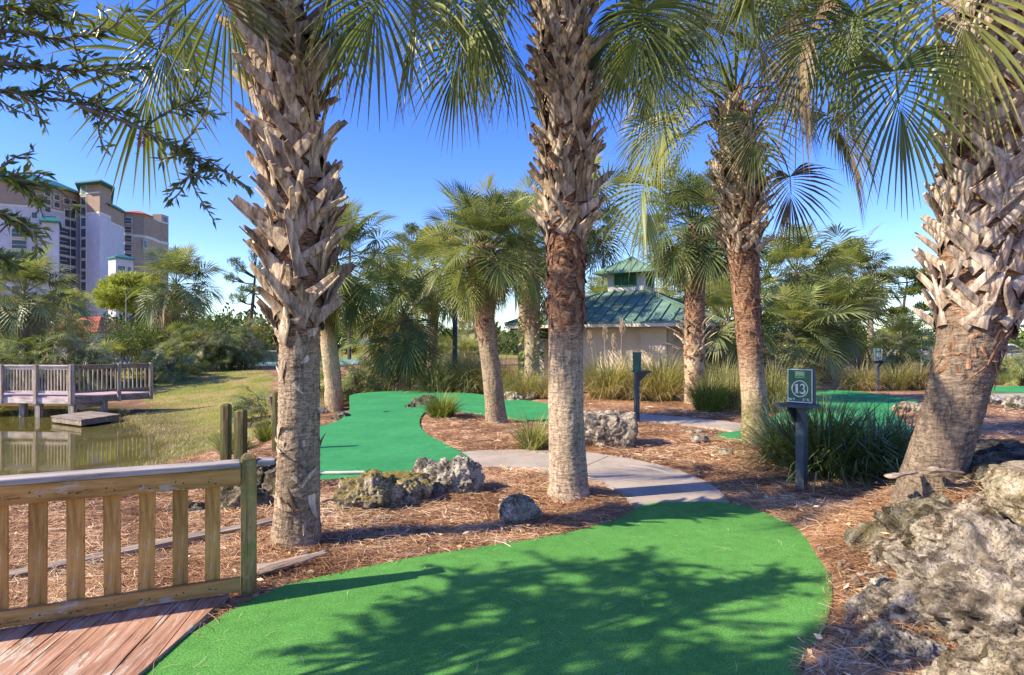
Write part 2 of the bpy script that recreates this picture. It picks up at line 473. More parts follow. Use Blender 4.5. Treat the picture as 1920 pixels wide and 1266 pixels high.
def m_trunk(name, z_fib, z_moss=None, grey=(.40, .31, .225), z_band=.4):
    m, nt, b = mat(name, .9, .15)
    v0 = coord(nt)
    v = coord(nt, (34, 34, 7.0)); vr = coord(nt, (11.0, 11.0, 50))
    crack = noi(nt, v, 1.0, 7, .75, 1.1); rings = noi(nt, vr, 1.0, 6, .68, 1.3); big = noi(nt, v0, 2.0, 4); fn = noi(nt, v0, 55, 5, .7)
    g = grey
    c = ramp(nt, rings, [(0.36, tuple(x * .5 for x in g)), (0.49, g), (0.63, tuple(min(1, x * 1.45) for x in g))])
    c = mixc(nt, 1.0, c, ramp(nt, crack, [(0.38, .42), (0.48, .98), (0.62, 1.22)]), 'MULTIPLY')
    z = nd(nt, 'ShaderNodeSeparateXYZ', {0: v0}).outputs[2]
    zz = maths(nt, 'ADD', z, maths(nt, 'MULTIPLY', maths(nt, 'SUBTRACT', big, .5), .9))
    fib = ramp(nt, rings, [(0.36, (.055, .026, .016)), (0.47, (.25, .135, .082)), (0.57, (.43, .265, .175)), (0.68, (.60, .44, .33))])
    ff = nd(nt, 'ShaderNodeMapRange', {0: zz, 1: z_fib - z_band * .5, 2: z_fib + z_band * .5}).outputs[0]
    c = mixc(nt, ff, c, fib)
    if z_moss:
        mf = nd(nt, 'ShaderNodeMapRange', {0: zz, 1: z_moss + .25, 2: z_moss - .25}).outputs[0]
        mn = noi(nt, v0, 16, 6, .75)
        mc = ramp(nt, mn, [(0.34, (.09, .085, .03)), (0.47, (.26, .23, .06)), (0.56, (.40, .36, .2)), (0.66, (.62, .58, .48))])
        c = mixc(nt, maths(nt, 'MULTIPLY', mf, .85), c, mc)
    c = mixc(nt, 1.0, c, ramp(nt, fn, [(0.3, .68), (0.65, 1.12)]), 'MULTIPLY')
    c = mixc(nt, 1.0, c, ramp(nt, big, [(0.3, .72), (0.7, 1.1)]), 'MULTIPLY')
    setc(nt, b, c)
    nt.links.new(bump(nt, maths(nt, 'ADD', maths(nt, 'ADD', rings, crack), maths(nt, 'MULTIPLY', fn, .5)), .9, .02), b.inputs['Normal'])
    return m

def m_boot(name, dark, mid, light):
    m, nt, b = mat(name, .85, .2)
    v = coord(nt, (22, 22, 5)); v0 = coord(nt)
    a = noi(nt, v, 1.0, 6, .65, .6); big = noi(nt, v0, 5, 4); fine = noi(nt, v0, 90, 4, .7)
    t = attr(nt, 't'); va = attr(nt, 'var')
    c = ramp(nt, a, [(0.36, dark), (0.49, mid), (0.62, light)])
    c = mixc(nt, 1.0, c, ramp(nt, va, [(0.0, (.55, .48, .42)), (0.5, (.95, .92, .88)), (1.0, (1.3, 1.28, 1.25))]), 'MULTIPLY')
    c = mixc(nt, 1.0, c, ramp(nt, big, [(0.3, .7), (0.7, 1.12)]), 'MULTIPLY')
    c = mixc(nt, 1.0, c, ramp(nt, fine, [(0.3, .78), (0.7, 1.1)]), 'MULTIPLY')
    base = ramp(nt, t, [(0.0, 1.0), (0.3, 0.0)])
    c = mixc(nt, maths(nt, 'MULTIPLY', base, .55), c, (.17, .11, .07))
    setc(nt, b, c)
    nt.links.new(bump(nt, maths(nt, 'ADD', a, maths(nt, 'MULTIPLY', fine, .4)), .6, .008), b.inputs['Normal'])
    return m
M['boot'] = m_boot('grey palm leaf base', (.17, .12, .08), (.47, .38, .285), (.75, .65, .52))
M['boot_pale'] = m_boot('pale palm leaf base', (.17, .12, .095), (.46, .38, .32), (.70, .61, .54))
M['bark_flake'] = m_boot('rust bark flake', (.11, .05, .03), (.27, .14, .085), (.42, .26, .18))

def m_water():
    m, nt, b = mat('pond water', .035, .5)
    v = coord(nt, (1.0, .6, 1.0))
    a = noi(nt, v, 1.2, 3, .5)
    setc(nt, b, ramp(nt, a, [(0.3, (.085, .072, .014)), (0.7, (.12, .105, .024))]))
    b.inputs['IOR'].default_value = 1.33
    nt.links.new(bump(nt, noi(nt, coord(nt, (3.0, 2.0, 1.0)), 3.0, 3, .5), .035, .02), b.inputs['Normal'])
    return m
M['water'] = m_water()

def m_stucco(name, col, bs=.25):
    m, nt, b = mat(name, .93, .15)
    v = coord(nt)
    a = noi(nt, v, .8, 5, .6); f = noi(nt, v, 45, 4, .7)
    c = ramp(nt, a, [(0.3, tuple(x * .84 for x in col)), (0.7, tuple(min(1, x * 1.06) for x in col))])
    c = mixc(nt, 1.0, c, ramp(nt, f, [(0.3, .88), (0.7, 1.06)]), 'MULTIPLY')
    setc(nt, b, c)
    nt.links.new(bump(nt, f, bs, .01), b.inputs['Normal'])
    return m
M['stucco'] = m_stucco('beige stucco', (.76, .63, .49))
M['stucco_shade'] = m_stucco('shade tinted stucco', (.58, .545, .63))  # the lavender is blue sky shade put into the wall colour
M['stucco_brown'] = m_stucco('brown stucco', (.38, .28, .225))
M['stucco_tan'] = m_stucco('tan stucco', (.50, .37, .28))
M['stucco_cream'] = m_stucco('cream stucco', (.62, .56, .48))
M['stucco_pink'] = m_stucco('pinkish stucco', (.52, .39, .33))
M['trim'] = plain('off white trim', (.66, .63, .58), .7, .3, .08)
M['white'] = plain('white paint', (.75, .74, .73), .5, .4, .05)
M['roof_green'] = plain('green standing seam metal', (.15, .26, .19), .55, .4, .2, 1.5)
M['roof_teal'] = plain('teal metal roof', (.035, .17, .17), .5, .4, .12, .4)
M['roof_red'] = plain('red clay tile', (.5, .13, .085), .8, .2, .12, .6)
M['louvre'] = plain('dark green louvre paint', (.05, .24, .12), .5, .4, .15, 4)
M['shutter'] = plain('black green shutter', (.02, .028, .022), .5, .4, .15, 4)
M['glass'] = plain('dark window glass', (.075, .08, .10), .2, .5, .1, 1)
M['slate'] = plain('slate blue post paint', (.055, .075, .095), .6, .35, .18, 9, .15, 80)
M['sign_green'] = plain('sign green', (.012, .11, .06), .35, .5, .06, 4)
M['sign_teal'] = plain('sign teal edge', (.02, .09, .10), .3, .5, .1, 5)
M['sign_white'] = plain('sign white', (.72, .74, .72), .5, .3, .04)
M['sign_lime'] = plain('sign pale green', (.30, .52, .28), .5, .3, .05)
M['sign_yellow'] = plain('sign yellow', (.62, .58, .22), .5, .3, .05)
M['steel'] = plain('dull steel', (.35, .36, .37), .4, .5, .1)
M['pole_dark'] = plain('dark lamp post paint', (.035, .055, .05), .5, .4, .15)
M['black'] = plain('black rubber', (.02, .02, .022), .7, .3, .1)
M['brown_beam'] = plain('brown beam', (.10, .06, .045), .7, .3, .15)
M['court'] = plain('green sport court', (.13, .28, .22), .85, .2, .08, .3)
M['net'] = plain('dark net', (.05, .06, .06), .8, .2, .1)
M['bark'] = plain('pine bark', (.13, .09, .07), .9, .15, .25, 8, .6, 20)
M['limb'] = plain('smooth grey limb', (.22, .18, .15), .8, .2, .2, 14, .3, 60)
M['litter'] = m_wood('dry frond base', (.20, .135, .10), (.36, .27, .21), (.50, .41, .34), axis='X', gs=40)
M['flower_red'] = plain('red bottlebrush flower', (.40, .08, .06), .7, .2, .2, 30)
M['plume'] = plain('grass plume', (.50, .38, .29), .9, .1, .12, 30)
M['treeline_leaf'] = leafmat('far foliage', [(0.0, (.05, .072, .022)), (0.5, (.09, .125, .035)), (1.0, (.15, .18, .055))], None, trans=.05, spec=.1, rough=.7)
# ---------------------------------------------------------------- the ground, greens, paths, pond
def gpoly(pts, z=0.0, k=6):
    return catmull([Gp(x, y, z)[:2] for x, y in pts], k, True)

POND = np.array([(-40, 3.5), (-12, 6.2), (-8.6, 7.7), (-7.2, 9.2), (-6.9, 10.4), (-7.3, 12.0), (-7.5, 13.4), (-8.2, 15.2), (-9.6, 17.0),
                 (-11.4, 19.2), (-13.2, 21.4), (-14.6, 24.2), (-18, 25.4), (-26, 25.6), (-40, 25)])
GREEN_NEAR = catmull([(-1.71, 0.2), (-1.71, 1.6), (-1.71, 2.93), (-1.70, 3.25)] + [Gp(*p)[:2] for p in
    ((430, 1152), (482, 1124), (545, 1100), (640, 1078), (760, 1053), (900, 1030), (1060, 1004), (1165, 973), (1205, 951), (1260, 945),
     (1365, 946), (1430, 964), (1490, 990), (1530, 1016), (1551, 1060), (1560, 1108), (1556, 1150), (1540, 1200), (1500, 1262))] +
    [(1.15, 2.2), (.9, 1.2), (.7, .2)], 5, True)
PATH_NEAR = catmull([Gp(*p)[:2] for p in
    ((1195, 952), (1165, 927), (1110, 903), (1030, 884), (940, 878), (872, 880), (850, 866), (862, 850), (960, 845), (1080, 848),
     (1180, 862), (1262, 881), (1332, 910), (1368, 944), (1360, 952), (1280, 953))], 5, True)
GREEN_FAR = catmull([Gp(*p)[:2] for p in
    ((560, 908), (640, 902), (760, 895), (850, 888), (880, 879), (885, 868), (872, 856), (840, 838), (802, 818), (787, 800), (792, 780), (812, 772),
     (880, 776), (960, 786), (1035, 797), (1072, 790), (1066, 772), (1020, 758), (950, 748), (880, 739), (830, 737), (760, 735), (700, 737),
     (660, 742), (655, 752), (656, 768), (640, 788), (610, 800), (560, 812), (535, 850), (540, 895))], 5, True)
GREEN_RIGHT = catmull([Gp(*p)[:2] for p in
    ((1345, 818), (1420, 803), (1470, 770), (1505, 742), (1545, 733), (1610, 736), (1690, 747), (1725, 753), (1690, 762), (1676, 776), (1700, 800),
     (1740, 838), (1640, 850), (1500, 842), (1400, 828))], 5, True)
GREEN_EDGE = catmull([Gp(*p)[:2] for p in ((1815, 730), (1870, 727), (1960, 727), (2060, 729), (2060, 737), (1960, 738), (1880, 737), (1820, 735))], 5, True)
PATH_BACK = catmull([Gp(*p)[:2] for p in
    ((1075, 774), (1130, 774), (1200, 779), (1300, 786), (1400, 798), (1460, 812), (1440, 822), (1390, 813), (1300, 800), (1200, 792), (1130, 788), (1075, 788))], 5, True)
PATH_EDGE = catmull([Gp(*p)[:2] for p in ((1838, 744), (1880, 741), (1960, 741), (2060, 744), (2060, 754), (1960, 752), (1900, 752), (1850, 751))], 5, True)
PATH_FAR = catmull([Gp(*p)[:2] for p in ((744, 726), (775, 722), (800, 712), (820, 700), (840, 690), (860, 690), (845, 704), (825, 716), (795, 727), (750, 733))], 5, True)
BEDCUT = [GREEN_NEAR, PATH_NEAR, GREEN_FAR, GREEN_RIGHT, PATH_BACK, GREEN_EDGE, PATH_EDGE, PATH_FAR]
DECKQ = np.array([(-1.71, 1.0), (-1.71, 3.79), (-4.9, 2.33), (-4.9, 1.0)])
LAWN = np.array([(-24, 41), (-17.5, 41), (-12.5, 33), (-10.5, 27), (-8.2, 21.5), (-6.9, 17.5), (-6.5, 15.6), (-7.0, 14.3), (-7.2, 13.2), (-10.5, 15), (-14, 21),
                 (-14.2, 24.5), (-15, 26), (-19, 30), (-26, 41)])

def terr(X, Y, cut=True):
    X = np.asarray(X, float); Y = np.asarray(Y, float)
    sd = sdpoly(X, Y, POND)
    Wd = 4.0 + 8.0 * smooth((Y - 12) / 8)
    z = np.where(sd > 0, -0.97 * (1 - smooth(sd / Wd)), -0.97 + 0.28 * np.maximum(sd, -3))
    ex = np.where(X < 3.55, (X - 3.55) / .95, (X - 3.55) / 6.0)
    m = .60 * np.exp(-(ex ** 2 + ((Y - 4.3) / 1.15) ** 2) ** 1.5)
    z = z + m
    bumps = .012 * np.sin(2.1 * X + .7 * Y + 1) + .012 * np.sin(1.3 * X - 2.6 * Y) + .008 * np.sin(5.1 * X + 3.7 * Y) + .008 * np.sin(-4.3 * X + 6.1 * Y + 2)
    if not cut: return z + bumps
    near = (np.abs(X) < 30) & (Y > -2) & (Y < 45)
    s = np.full(X.shape, 9.0)
    xs, ys = X[near], Y[near]
    q = np.full(xs.shape, 9.0)
    for p in BEDCUT: q = np.minimum(q, sdpoly(xs, ys, p))
    q = np.minimum(q, sdpoly(xs, ys, DECKQ) + .02)
    s[near] = q
    k = smooth(s / .3)
    far = smooth((Y - 14) / 10)
    return z + k * (.028 + bumps * (1 - .5 * far)) - .03 * (1 - smooth((s + .12) / .12)) * (1 - m / .6)

def tz(x, y):
    return float(terr(np.array([x]), np.array([y]))[0])

def build_ground():
    n = 620
    u = np.linspace(-1, 1, n)
    def warp(u, a, b): return a * np.sinh(b * u)
    xs = warp(u, 2.6, 7.4) + .6
    ys = warp(u, 2.6, 7.4) + 5.2
    X, Y = np.meshgrid(xs, ys)
    Z = terr(X, Y)
    mb = MB()
    f = gridf(n, n, False)
    lawn = np.zeros(X.shape)
    nr = (np.abs(X) < 60) & (Y > 0) & (Y < 70)
    lawn[nr] = 1 - np.clip(sdpoly(X[nr], Y[nr], LAWN) / 1.6 + .5, 0, 1)
    lawn[Y > 60] = 1
    wet = np.zeros(X.shape)
    wet[nr] = np.clip((-.88 - Z[nr]) / .09, 0, 1)
    mb.add(np.stack([X, Y, Z], -1).reshape(-1, 3), f, var=lawn.ravel(), t=wet.ravel())
    return struct(mb.build('ground', M['ground'], smooth_=True))
build_ground()

def slab(name, poly, z, m, thick=.03, zfun=None):
    bm = bmesh.new()
    vs = [bm.verts.new((x, y, z)) for x, y in poly[:, :2]]
    fc = bm.faces.new(vs)
    if fc.normal.z < 0: fc.normal_flip()
    fc.normal_update()
    if fc.normal.z < 0: bmesh.ops.reverse_faces(bm, faces=[fc])
    r = bmesh.ops.extrude_face_region(bm, geom=[fc])
    dn = [g for g in r['geom'] if isinstance(g, bmesh.types.BMVert)]
    for v in dn: v.co.z = z
    for v in vs: v.co.z = z - thick
    bmesh.ops.triangulate(bm, faces=bm.faces[:])
    bmesh.ops.recalc_face_normals(bm, faces=bm.faces[:])
    me = bpy.data.meshes.new(name); bm.to_mesh(me); bm.free()
    me.materials.append(m)
    o = bpy.data.objects.new(name, me); COL.objects.link(o)
    return struct(o)
slab('putting_green', GREEN_NEAR, .020, M['turf'], .045)
slab('putting_green', GREEN_FAR, .032, M['turf_far'], .06)
slab('putting_green', GREEN_RIGHT, .032, M['turf_far'], .06)
slab('putting_green', GREEN_EDGE, .045, M['turf_far'], .08)
slab('path', PATH_NEAR, .016, M['concrete'], .05)
slab('path', PATH_BACK, .028, M['concrete'], .06)
slab('path', PATH_EDGE, .042, M['concrete'], .08)
slab('path', PATH_FAR, .036, M['concrete'], .08)

# a saw joint across the near path
def joint():
    mb = MB()
    a = np.array(Gp(1098, 876)); b = np.array(Gp(1140, 858))
    u = unit(b - a); v = np.array((-u[1], u[0], 0))
    c = (a + b) / 2; c[2] = .0175
    obox(mb, c, u, v, (0, 0, 1), np.linalg.norm(b - a) / 2, .006, .0012)
    return struct(mb.build('path_joint', M['twig']))
joint()

def pond():
    P = []
    poly = POND
    mb = MB()
    c = (-22.0, 14.0)
    q = np.array([(-42, 1.5), (-6.0, 4.5), (-5.4, 9), (-5.4, 15), (-10, 20.5), (-12.2, 24), (-13.5, 27), (-42, 28)])
    V = [(x, y, -.97) for x, y in q]
    mb.add(V, [tuple(range(len(V)))])
    return struct(mb.build('pond_water', M['water']))
pond()

def court():
    mb = MB()
    box(mb, -34, -11.5, 44, 66, -.02, .05)
    c = struct(mb.build('tennis_court', M['court']))
    mb = MB()
    for x0, x1, y0, y1 in ((-32, -13, 46, 46.08), (-32, -13, 57, 57.08), (-32, -31.92, 46.08, 57), (-13.08, -13, 46.08, 57)):
        box(mb, x0, x1, y0, y1, .05, .056)
    struct(mb.build('court_line', M['white']))
court()

# the pine straw lying on the beds
def straw():
    rng = np.random.default_rng(7)
    N = 230000
    d = 2.4 * (16 / 2.4) ** rng.random(N) ** 1.0
    X = (rng.random(N) * 2 - 1) * (d * .92 + .8); Y = d
    keep = np.ones(N, bool)
    s = np.full(N, 9.0)
    for p in BEDCUT: s = np.minimum(s, sdpoly(X, Y, p))
    s = np.minimum(s, sdpoly(X, Y, DECKQ) - .04)
    keep &= (s > -.03 + .05 * rng.random(N))
    keep &= sdpoly(X, Y, POND) > .35
    keep &= sdpoly(X, Y, LAWN) > .5
    keep &= rng.random(N) < np.clip(1.25 - Y / 16, .12, 1)
    # a few stray needles on the near turf
    stray = (s < -.05) & (sdpoly(X, Y, GREEN_NEAR) < -.02) & (rng.random(N) < 0.003 + .03 * np.exp(-np.abs(s) / .05))
    stray &= sdpoly(X, Y, DECKQ) > .02
    idx = np.where(keep | stray)[0]
    X, Y, s = X[idx], Y[idx], s[idx]; on = stray[idx]
    n = len(X)
    Z = terr(X, Y) + rng.random(n) ** 2 * .035 + .004
    Z[on] = .026
    yaw = rng.random(n) * math.pi + .6 * np.sin(X * 2.3) + .5 * np.sin(Y * 3.1)
    L = rng.uniform(.09, .22, n) * np.where(on, .55, 1); Wd = rng.uniform(.0022, .0042, n) * np.clip(Y / 5, .75, 2.4) * np.where(on, .6, 1)
    du = np.stack([np.cos(yaw), np.sin(yaw), rng.normal(0, .12, n) * np.where(on, .1, 1)], -1)
    pv = np.stack([-np.sin(yaw), np.cos(yaw), rng.normal(0, .35, n) * np.where(on, 0, 1)], -1)
    C = np.stack([X, Y, Z], -1)
    cur = rng.normal(0, .12, n)[:, None] * L[:, None]
    a = C - du * L[:, None] / 2; m = C + pv * cur * .5 + np.array([0, 0, .004]); b = C + du * L[:, None] / 2
    w = pv * Wd[:, None] / 2
    V = np.stack([a - w, a + w, m - w, m + w, b - w, b + w], 1).reshape(-1, 3)
    k = np.arange(n)[:, None] * 6
    f = np.concatenate([k + np.array([[0, 1, 3, 2]]), k + np.array([[2, 3, 5, 4]])])
    patch = .5 + .22 * np.sin(X * 1.7 + 1) * np.sin(Y * 1.9) + .12 * np.sin(X * 5.3 + Y * 4.1)
    var = np.clip(rng.normal(.0, .26, n) + patch, 0, 1)
    var[on] = rng.uniform(.75, 1, on.sum())
    mb = MB(); mb.add(V, f, var=np.repeat(var, 6))
    q = rng.choice(n, 1500, replace=False); q = q[~on[q]]
    k = len(q); a = rng.random(k) * 6.28
    leafquads(mb, C[q] + (0, 0, .012), np.stack([np.cos(a), np.sin(a), rng.normal(.1, .2, k)], -1), rng.uniform(.03, .075, k), rng.uniform(.012, .03, k), np.clip(rng.normal(.75, .25, k), 0, 1), rng)
    return tag(mb.build('pine_straw', M['straw']), 'reddish brown pine needles strewn over the planting beds', 'pine straw', kind='stuff')
straw()
# ---------------------------------------------------------------- palms
def leaf_local(rng, R, Lp, nseg, hi, amax=2.35, wf=1.0):
    """a costapalmate fan leaf in its own frame: centreline distance xo + offset (dx, dy, dz)"""
    a = np.linspace(-amax, amax, nseg) + rng.normal(0, .012, nseg)
    c = .38 * R
    xo = Lp + c * np.maximum(0, np.cos(a)) ** 1.3
    Ls = R * (.74 + .26 * np.cos(a / 1.15)) * rng.uniform(.9, 1.06, nseg) - (xo - Lp) * .75
    Ls = np.maximum(Ls, .2 * R)
    da = 2 * amax / (nseg - 1)
    ss = np.array([0, .22, .48, .72, 1.0]) if hi else np.array([0, .5, 1.0])
    lift = .30 * np.abs(np.sin(a)) * rng.uniform(.7, 1.2)
    D = np.stack([np.cos(a), np.sin(a), lift], -1); D = unit(D)
    Wd = np.stack([-np.sin(a), np.cos(a), 0 * a], -1)
    Nn = np.cross(D, Wd)
    rows = []
    split = .45
    for s in ss:
        r = Ls * s
        hw = np.where(s <= split, r * da / 2 * wf, Ls * split * da / 2 * wf * np.clip(1 - (s - split) / (1 - split), 0, 1) ** .85)
        hw = np.maximum(hw, .0012)
        base = D * r[:, None]
        if hi:
            fold = Nn * (hw * .38)[:, None]
            rows += [base - Wd * hw[:, None] + fold, base - fold * .6, base + Wd * hw[:, None] + fold]
        else:
            rows += [base - Wd * hw[:, None], base + Wd * hw[:, None]]
    off = np.stack(rows, 1)                       # nseg, k*len(ss), 3
    k = 3 if hi else 2
    m = off.shape[1]
    S = np.repeat(ss, k)[None].repeat(nseg, 0)
    f = []
    for i in range(len(ss) - 1):
        for j in range(k - 1):
            q = np.array([i * k + j, i * k + j + 1, (i + 1) * k + j + 1, (i + 1) * k + j])
            f.append(np.arange(nseg)[:, None] * m + q[None])
    return off.reshape(-1, 3), np.repeat(xo, m), S.ravel(), np.concatenate(f), np.repeat(rng.normal(0, .10, nseg), m)

def add_leaf(mb, base, az, el, R, Lp, bend, rng, nseg=36, hi=True, mi=0, tipd=.35, var=.5, roll=0.0, pet_w=.016, wf=1.0):
    off, xo, S, f, segv = leaf_local(rng, R, Lp, nseg, hi, wf=wf)
    T = Lp + .45 * R
    n = 24
    xs = np.linspace(0, T, n)
    th = el - bend * (xs / T) ** 1.6
    ca, sa = math.cos(az), math.sin(az)
    dirs = np.stack([np.cos(th) * ca, np.cos(th) * sa, np.sin(th)], -1)
    C = np.concatenate([[np.zeros(3)], np.cumsum((dirs[1:] + dirs[:-1]) / 2 * (xs[1] - xs[0]), 0)]) + np.asarray(base)
    def at(x):
        i = np.clip(x / T * (n - 1), 0, n - 1.001); k = i.astype(int); w = (i - k)[:, None]
        return C[k] * (1 - w) + C[k + 1] * w, unit(dirs[k] * (1 - w) + dirs[k + 1] * w)
    c, d = at(xo)
    r0 = np.array([sa, -ca, 0.0])
    r = np.broadcast_to(r0, d.shape); u = np.cross(r, d)
    if roll:
        r, u = r * math.cos(roll) + u * math.sin(roll), u * math.cos(roll) - r * math.sin(roll)
    V = c + off[:, :1] * d + off[:, 1:2] * r + off[:, 2:] * u
    V[:, 2] -= tipd * R * S ** 2.4
    mb.add(V, f, var=np.clip(var + segv, 0, 1), t=S, mi=mi)
    # stalk
    xp = np.linspace(0, Lp + .3 * R, 7 if hi else 4)
    cp, dp = at(xp)
    w = np.linspace(pet_w * 1.5, pet_w * .45, len(xp))
    rr = np.broadcast_to(r0, dp.shape); uu = np.cross(rr, dp)
    ring = np.stack([cp - rr * w[:, None], cp + uu * w[:, None] * .5, cp + rr * w[:, None], cp - uu * w[:, None] * .5], 1)
    mb.add(ring.reshape(-1, 3), gridf(len(xp), 4), var=min(1, var + .08), t=0.0, mi=mi)

def crown(mb, top, rng, n=30, R=.8, Lp=1.0, hi=True, nseg=36, el0=80, el1=-45, zspan=.35, r0=.1, mi_of=None, az0=None, tipd=.35, scale_var=.12, extra=(), stiff=1.0, var0=.5, wf=1.0):
    az0 = rng.random() * 6.28 if az0 is None else az0
    for i in range(n):
        q = (i + .5) / n
        el = R_(el0 + (el1 - el0) * q ** 1.05 + rng.normal(0, 6))
        az = az0 + i * 2.39996 + rng.normal(0, .12)
        s = 1 + rng.normal(0, scale_var)
        z = -zspan * q
        b = np.array(top) + np.array([math.cos(az) * r0, math.sin(az) * r0, z])
        bend = R_((38 if stiff > .9 else 14) + (62 if stiff > .9 else 106) * q) * rng.uniform(.75, 1.2) * stiff
        var = np.clip(rng.normal(var0 - .12 * (q - .5), .15), 0.05, .95)
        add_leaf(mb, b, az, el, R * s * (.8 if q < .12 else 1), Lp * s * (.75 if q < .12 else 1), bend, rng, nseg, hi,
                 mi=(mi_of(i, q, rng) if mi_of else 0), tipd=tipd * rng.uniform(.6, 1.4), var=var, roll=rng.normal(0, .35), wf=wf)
    for e in extra:
        add_leaf(mb, rng=rng, nseg=nseg, hi=hi, **e)

def boots(mb, cen, rad, z0, z1, n_around, dz, L, W, out, rng, mi=0, tau=(.45, .8), th0=.022, up_out=1.8, short_low=True):
    nl = max(1, int((z1 - z0) / dz))
    for k in range(nl):
        z = z0 + k * dz
        for j in range(n_around):
            if rng.random() < .04: continue
            phi = 2 * math.pi * (j + .5 * (k % 2)) / n_around + rng.normal(0, .11)
            sg = 1 if k % 2 == 0 else -1
            if rng.random() < .12: sg = -sg
            ta = sg * rng.uniform(*tau) * (0.25 if rng.random() < .12 else 1)
            l = L * rng.uniform(.65, 1.2); w = W * rng.uniform(.75, 1.2)
            o = out * rng.uniform(.35, 1.5) * (1.7 if rng.random() < .1 else 1)
            if short_low and k == 0: l *= .8
            s = np.linspace(0, 1, 7)
            zz0 = z + rng.normal(0, dz * .25)
            R0 = rad(zz0); c0 = cen(zz0); Nr0 = np.array([math.cos(phi), math.sin(phi), 0]); Tg0 = np.array([-math.sin(phi), math.cos(phi), 0]); Zu = np.array([0, 0, 1.])
            slope = (rad(zz0 + .2) - rad(zz0 - .05)) / .25
            run = (l * s)[:, None]
            P = np.array([c0[0], c0[1], zz0]) + Nr0 * (R0 + .004) + run * (math.cos(ta) * Zu + math.sin(ta) * Tg0) + Nr0 * ((slope * l * s * math.cos(ta) - .35 * l * s * abs(math.sin(ta)) * (1 - s) + .02 * s + o * s ** up_out))[:, None]
            cz = np.array([cen(q) for q in P[:, 2]]) - c0
            P[:, :2] += cz
            T = unit(np.gradient(P, axis=0))
            Nr = np.repeat(unit(Nr0 + .45 * math.sin(ta) * Tg0 * .5)[None], 7, 0)
            tw = rng.normal(0, .3) * s
            B = unit(np.cross(T, Nr)); Nn = unit(np.cross(B, T))
            B, Nn = B * np.cos(tw)[:, None] + Nn * np.sin(tw)[:, None], Nn * np.cos(tw)[:, None] - B * np.sin(tw)[:, None]
            wd = w * (1.28 - .62 * s ** .8) * np.where(s == 0, 1.15, 1)
            wd = wd * (1 + rng.normal(0, .04, 7))
            wd[-1] *= rng.uniform(.55, 1.0)
            th = th0 * (1.1 - .5 * s) * rng.uniform(.8, 1.25)
            ang = rng.normal(0, .25)              # slanted cut of the tip
            prof = [(-.5, -.05), (-.44, .62), (0, .95), (.44, .62), (.5, -.05), (0, -.3)]
            ring = np.stack([P + B * (wd * a)[:, None] + Nn * (th * b)[:, None] for a, b in prof], 1)
            ring[-1] += T[-1] * (np.array([a for a, _ in prof]) * wd[-1] * ang * 2)[:, None]
            base_n = mb.n
            mb.add(ring.reshape(-1, 3), gridf(7, 6), var=np.clip(rng.normal(.5, .2), 0, 1), t=np.repeat(s, 6), mi=mi)
            mb.f.append((np.array([[base_n + 36 + q for q in (0, 1, 2, 3, 4, 5)]]), mi))
            # some stubs are split and show a second sliver
            if rng.random() < .3:
                off = B * (wd * rng.choice([-.5, .5]))[:, None] + Nn * (.012 * s)[:, None]
                ring2 = np.stack([P + off + B * (wd * .22 * a)[:, None] + Nn * (th * .7 * b)[:, None] for a, b in prof], 1) + T[-1] * .03 * s[:, None, None]
                mb.add(ring2.reshape(-1, 3), gridf(7, 6), var=np.clip(rng.normal(.55, .2), 0, 1), t=np.repeat(s, 6), mi=mi)

def flakes(mb, cen, rad, z0, z1, n, rng, L=(.05, .16), W=(.015, .05), mi=0, out=.03):
    z = rng.uniform(z0, z1, n)
    for q in z:
        phi = rng.random() * 6.28; l = rng.uniform(*L); w = rng.uniform(*W); ta = rng.normal(0, .9) + rng.choice([0, 3.14])
        s = np.linspace(0, 1, 4); zs = q + l * s * math.cos(ta)
        R0 = rad(q); an = phi + l * s * math.sin(ta) / R0
        rr = R0 + .004 + out * rng.uniform(.2, 1.3) * s ** 2
        cx = np.array([cen(v) for v in zs])
        P = np.stack([cx[:, 0] + rr * np.cos(an), cx[:, 1] + rr * np.sin(an), zs], -1)
        T = unit(np.gradient(P, axis=0)); Nr = np.stack([np.cos(an), np.sin(an), 0 * an], -1); B = unit(np.cross(T, Nr))
        wd = (w * np.array([1, .95, .7, .15]))[:, None] / 2
        V = np.stack([P - B * wd, P + Nr * .004, P + B * wd], 1)
        mb.add(V.reshape(-1, 3), gridf(4, 3, False), var=np.clip(rng.normal(.5, .22), 0, 1), t=np.repeat(.25 + .75 * s, 3), mi=mi)

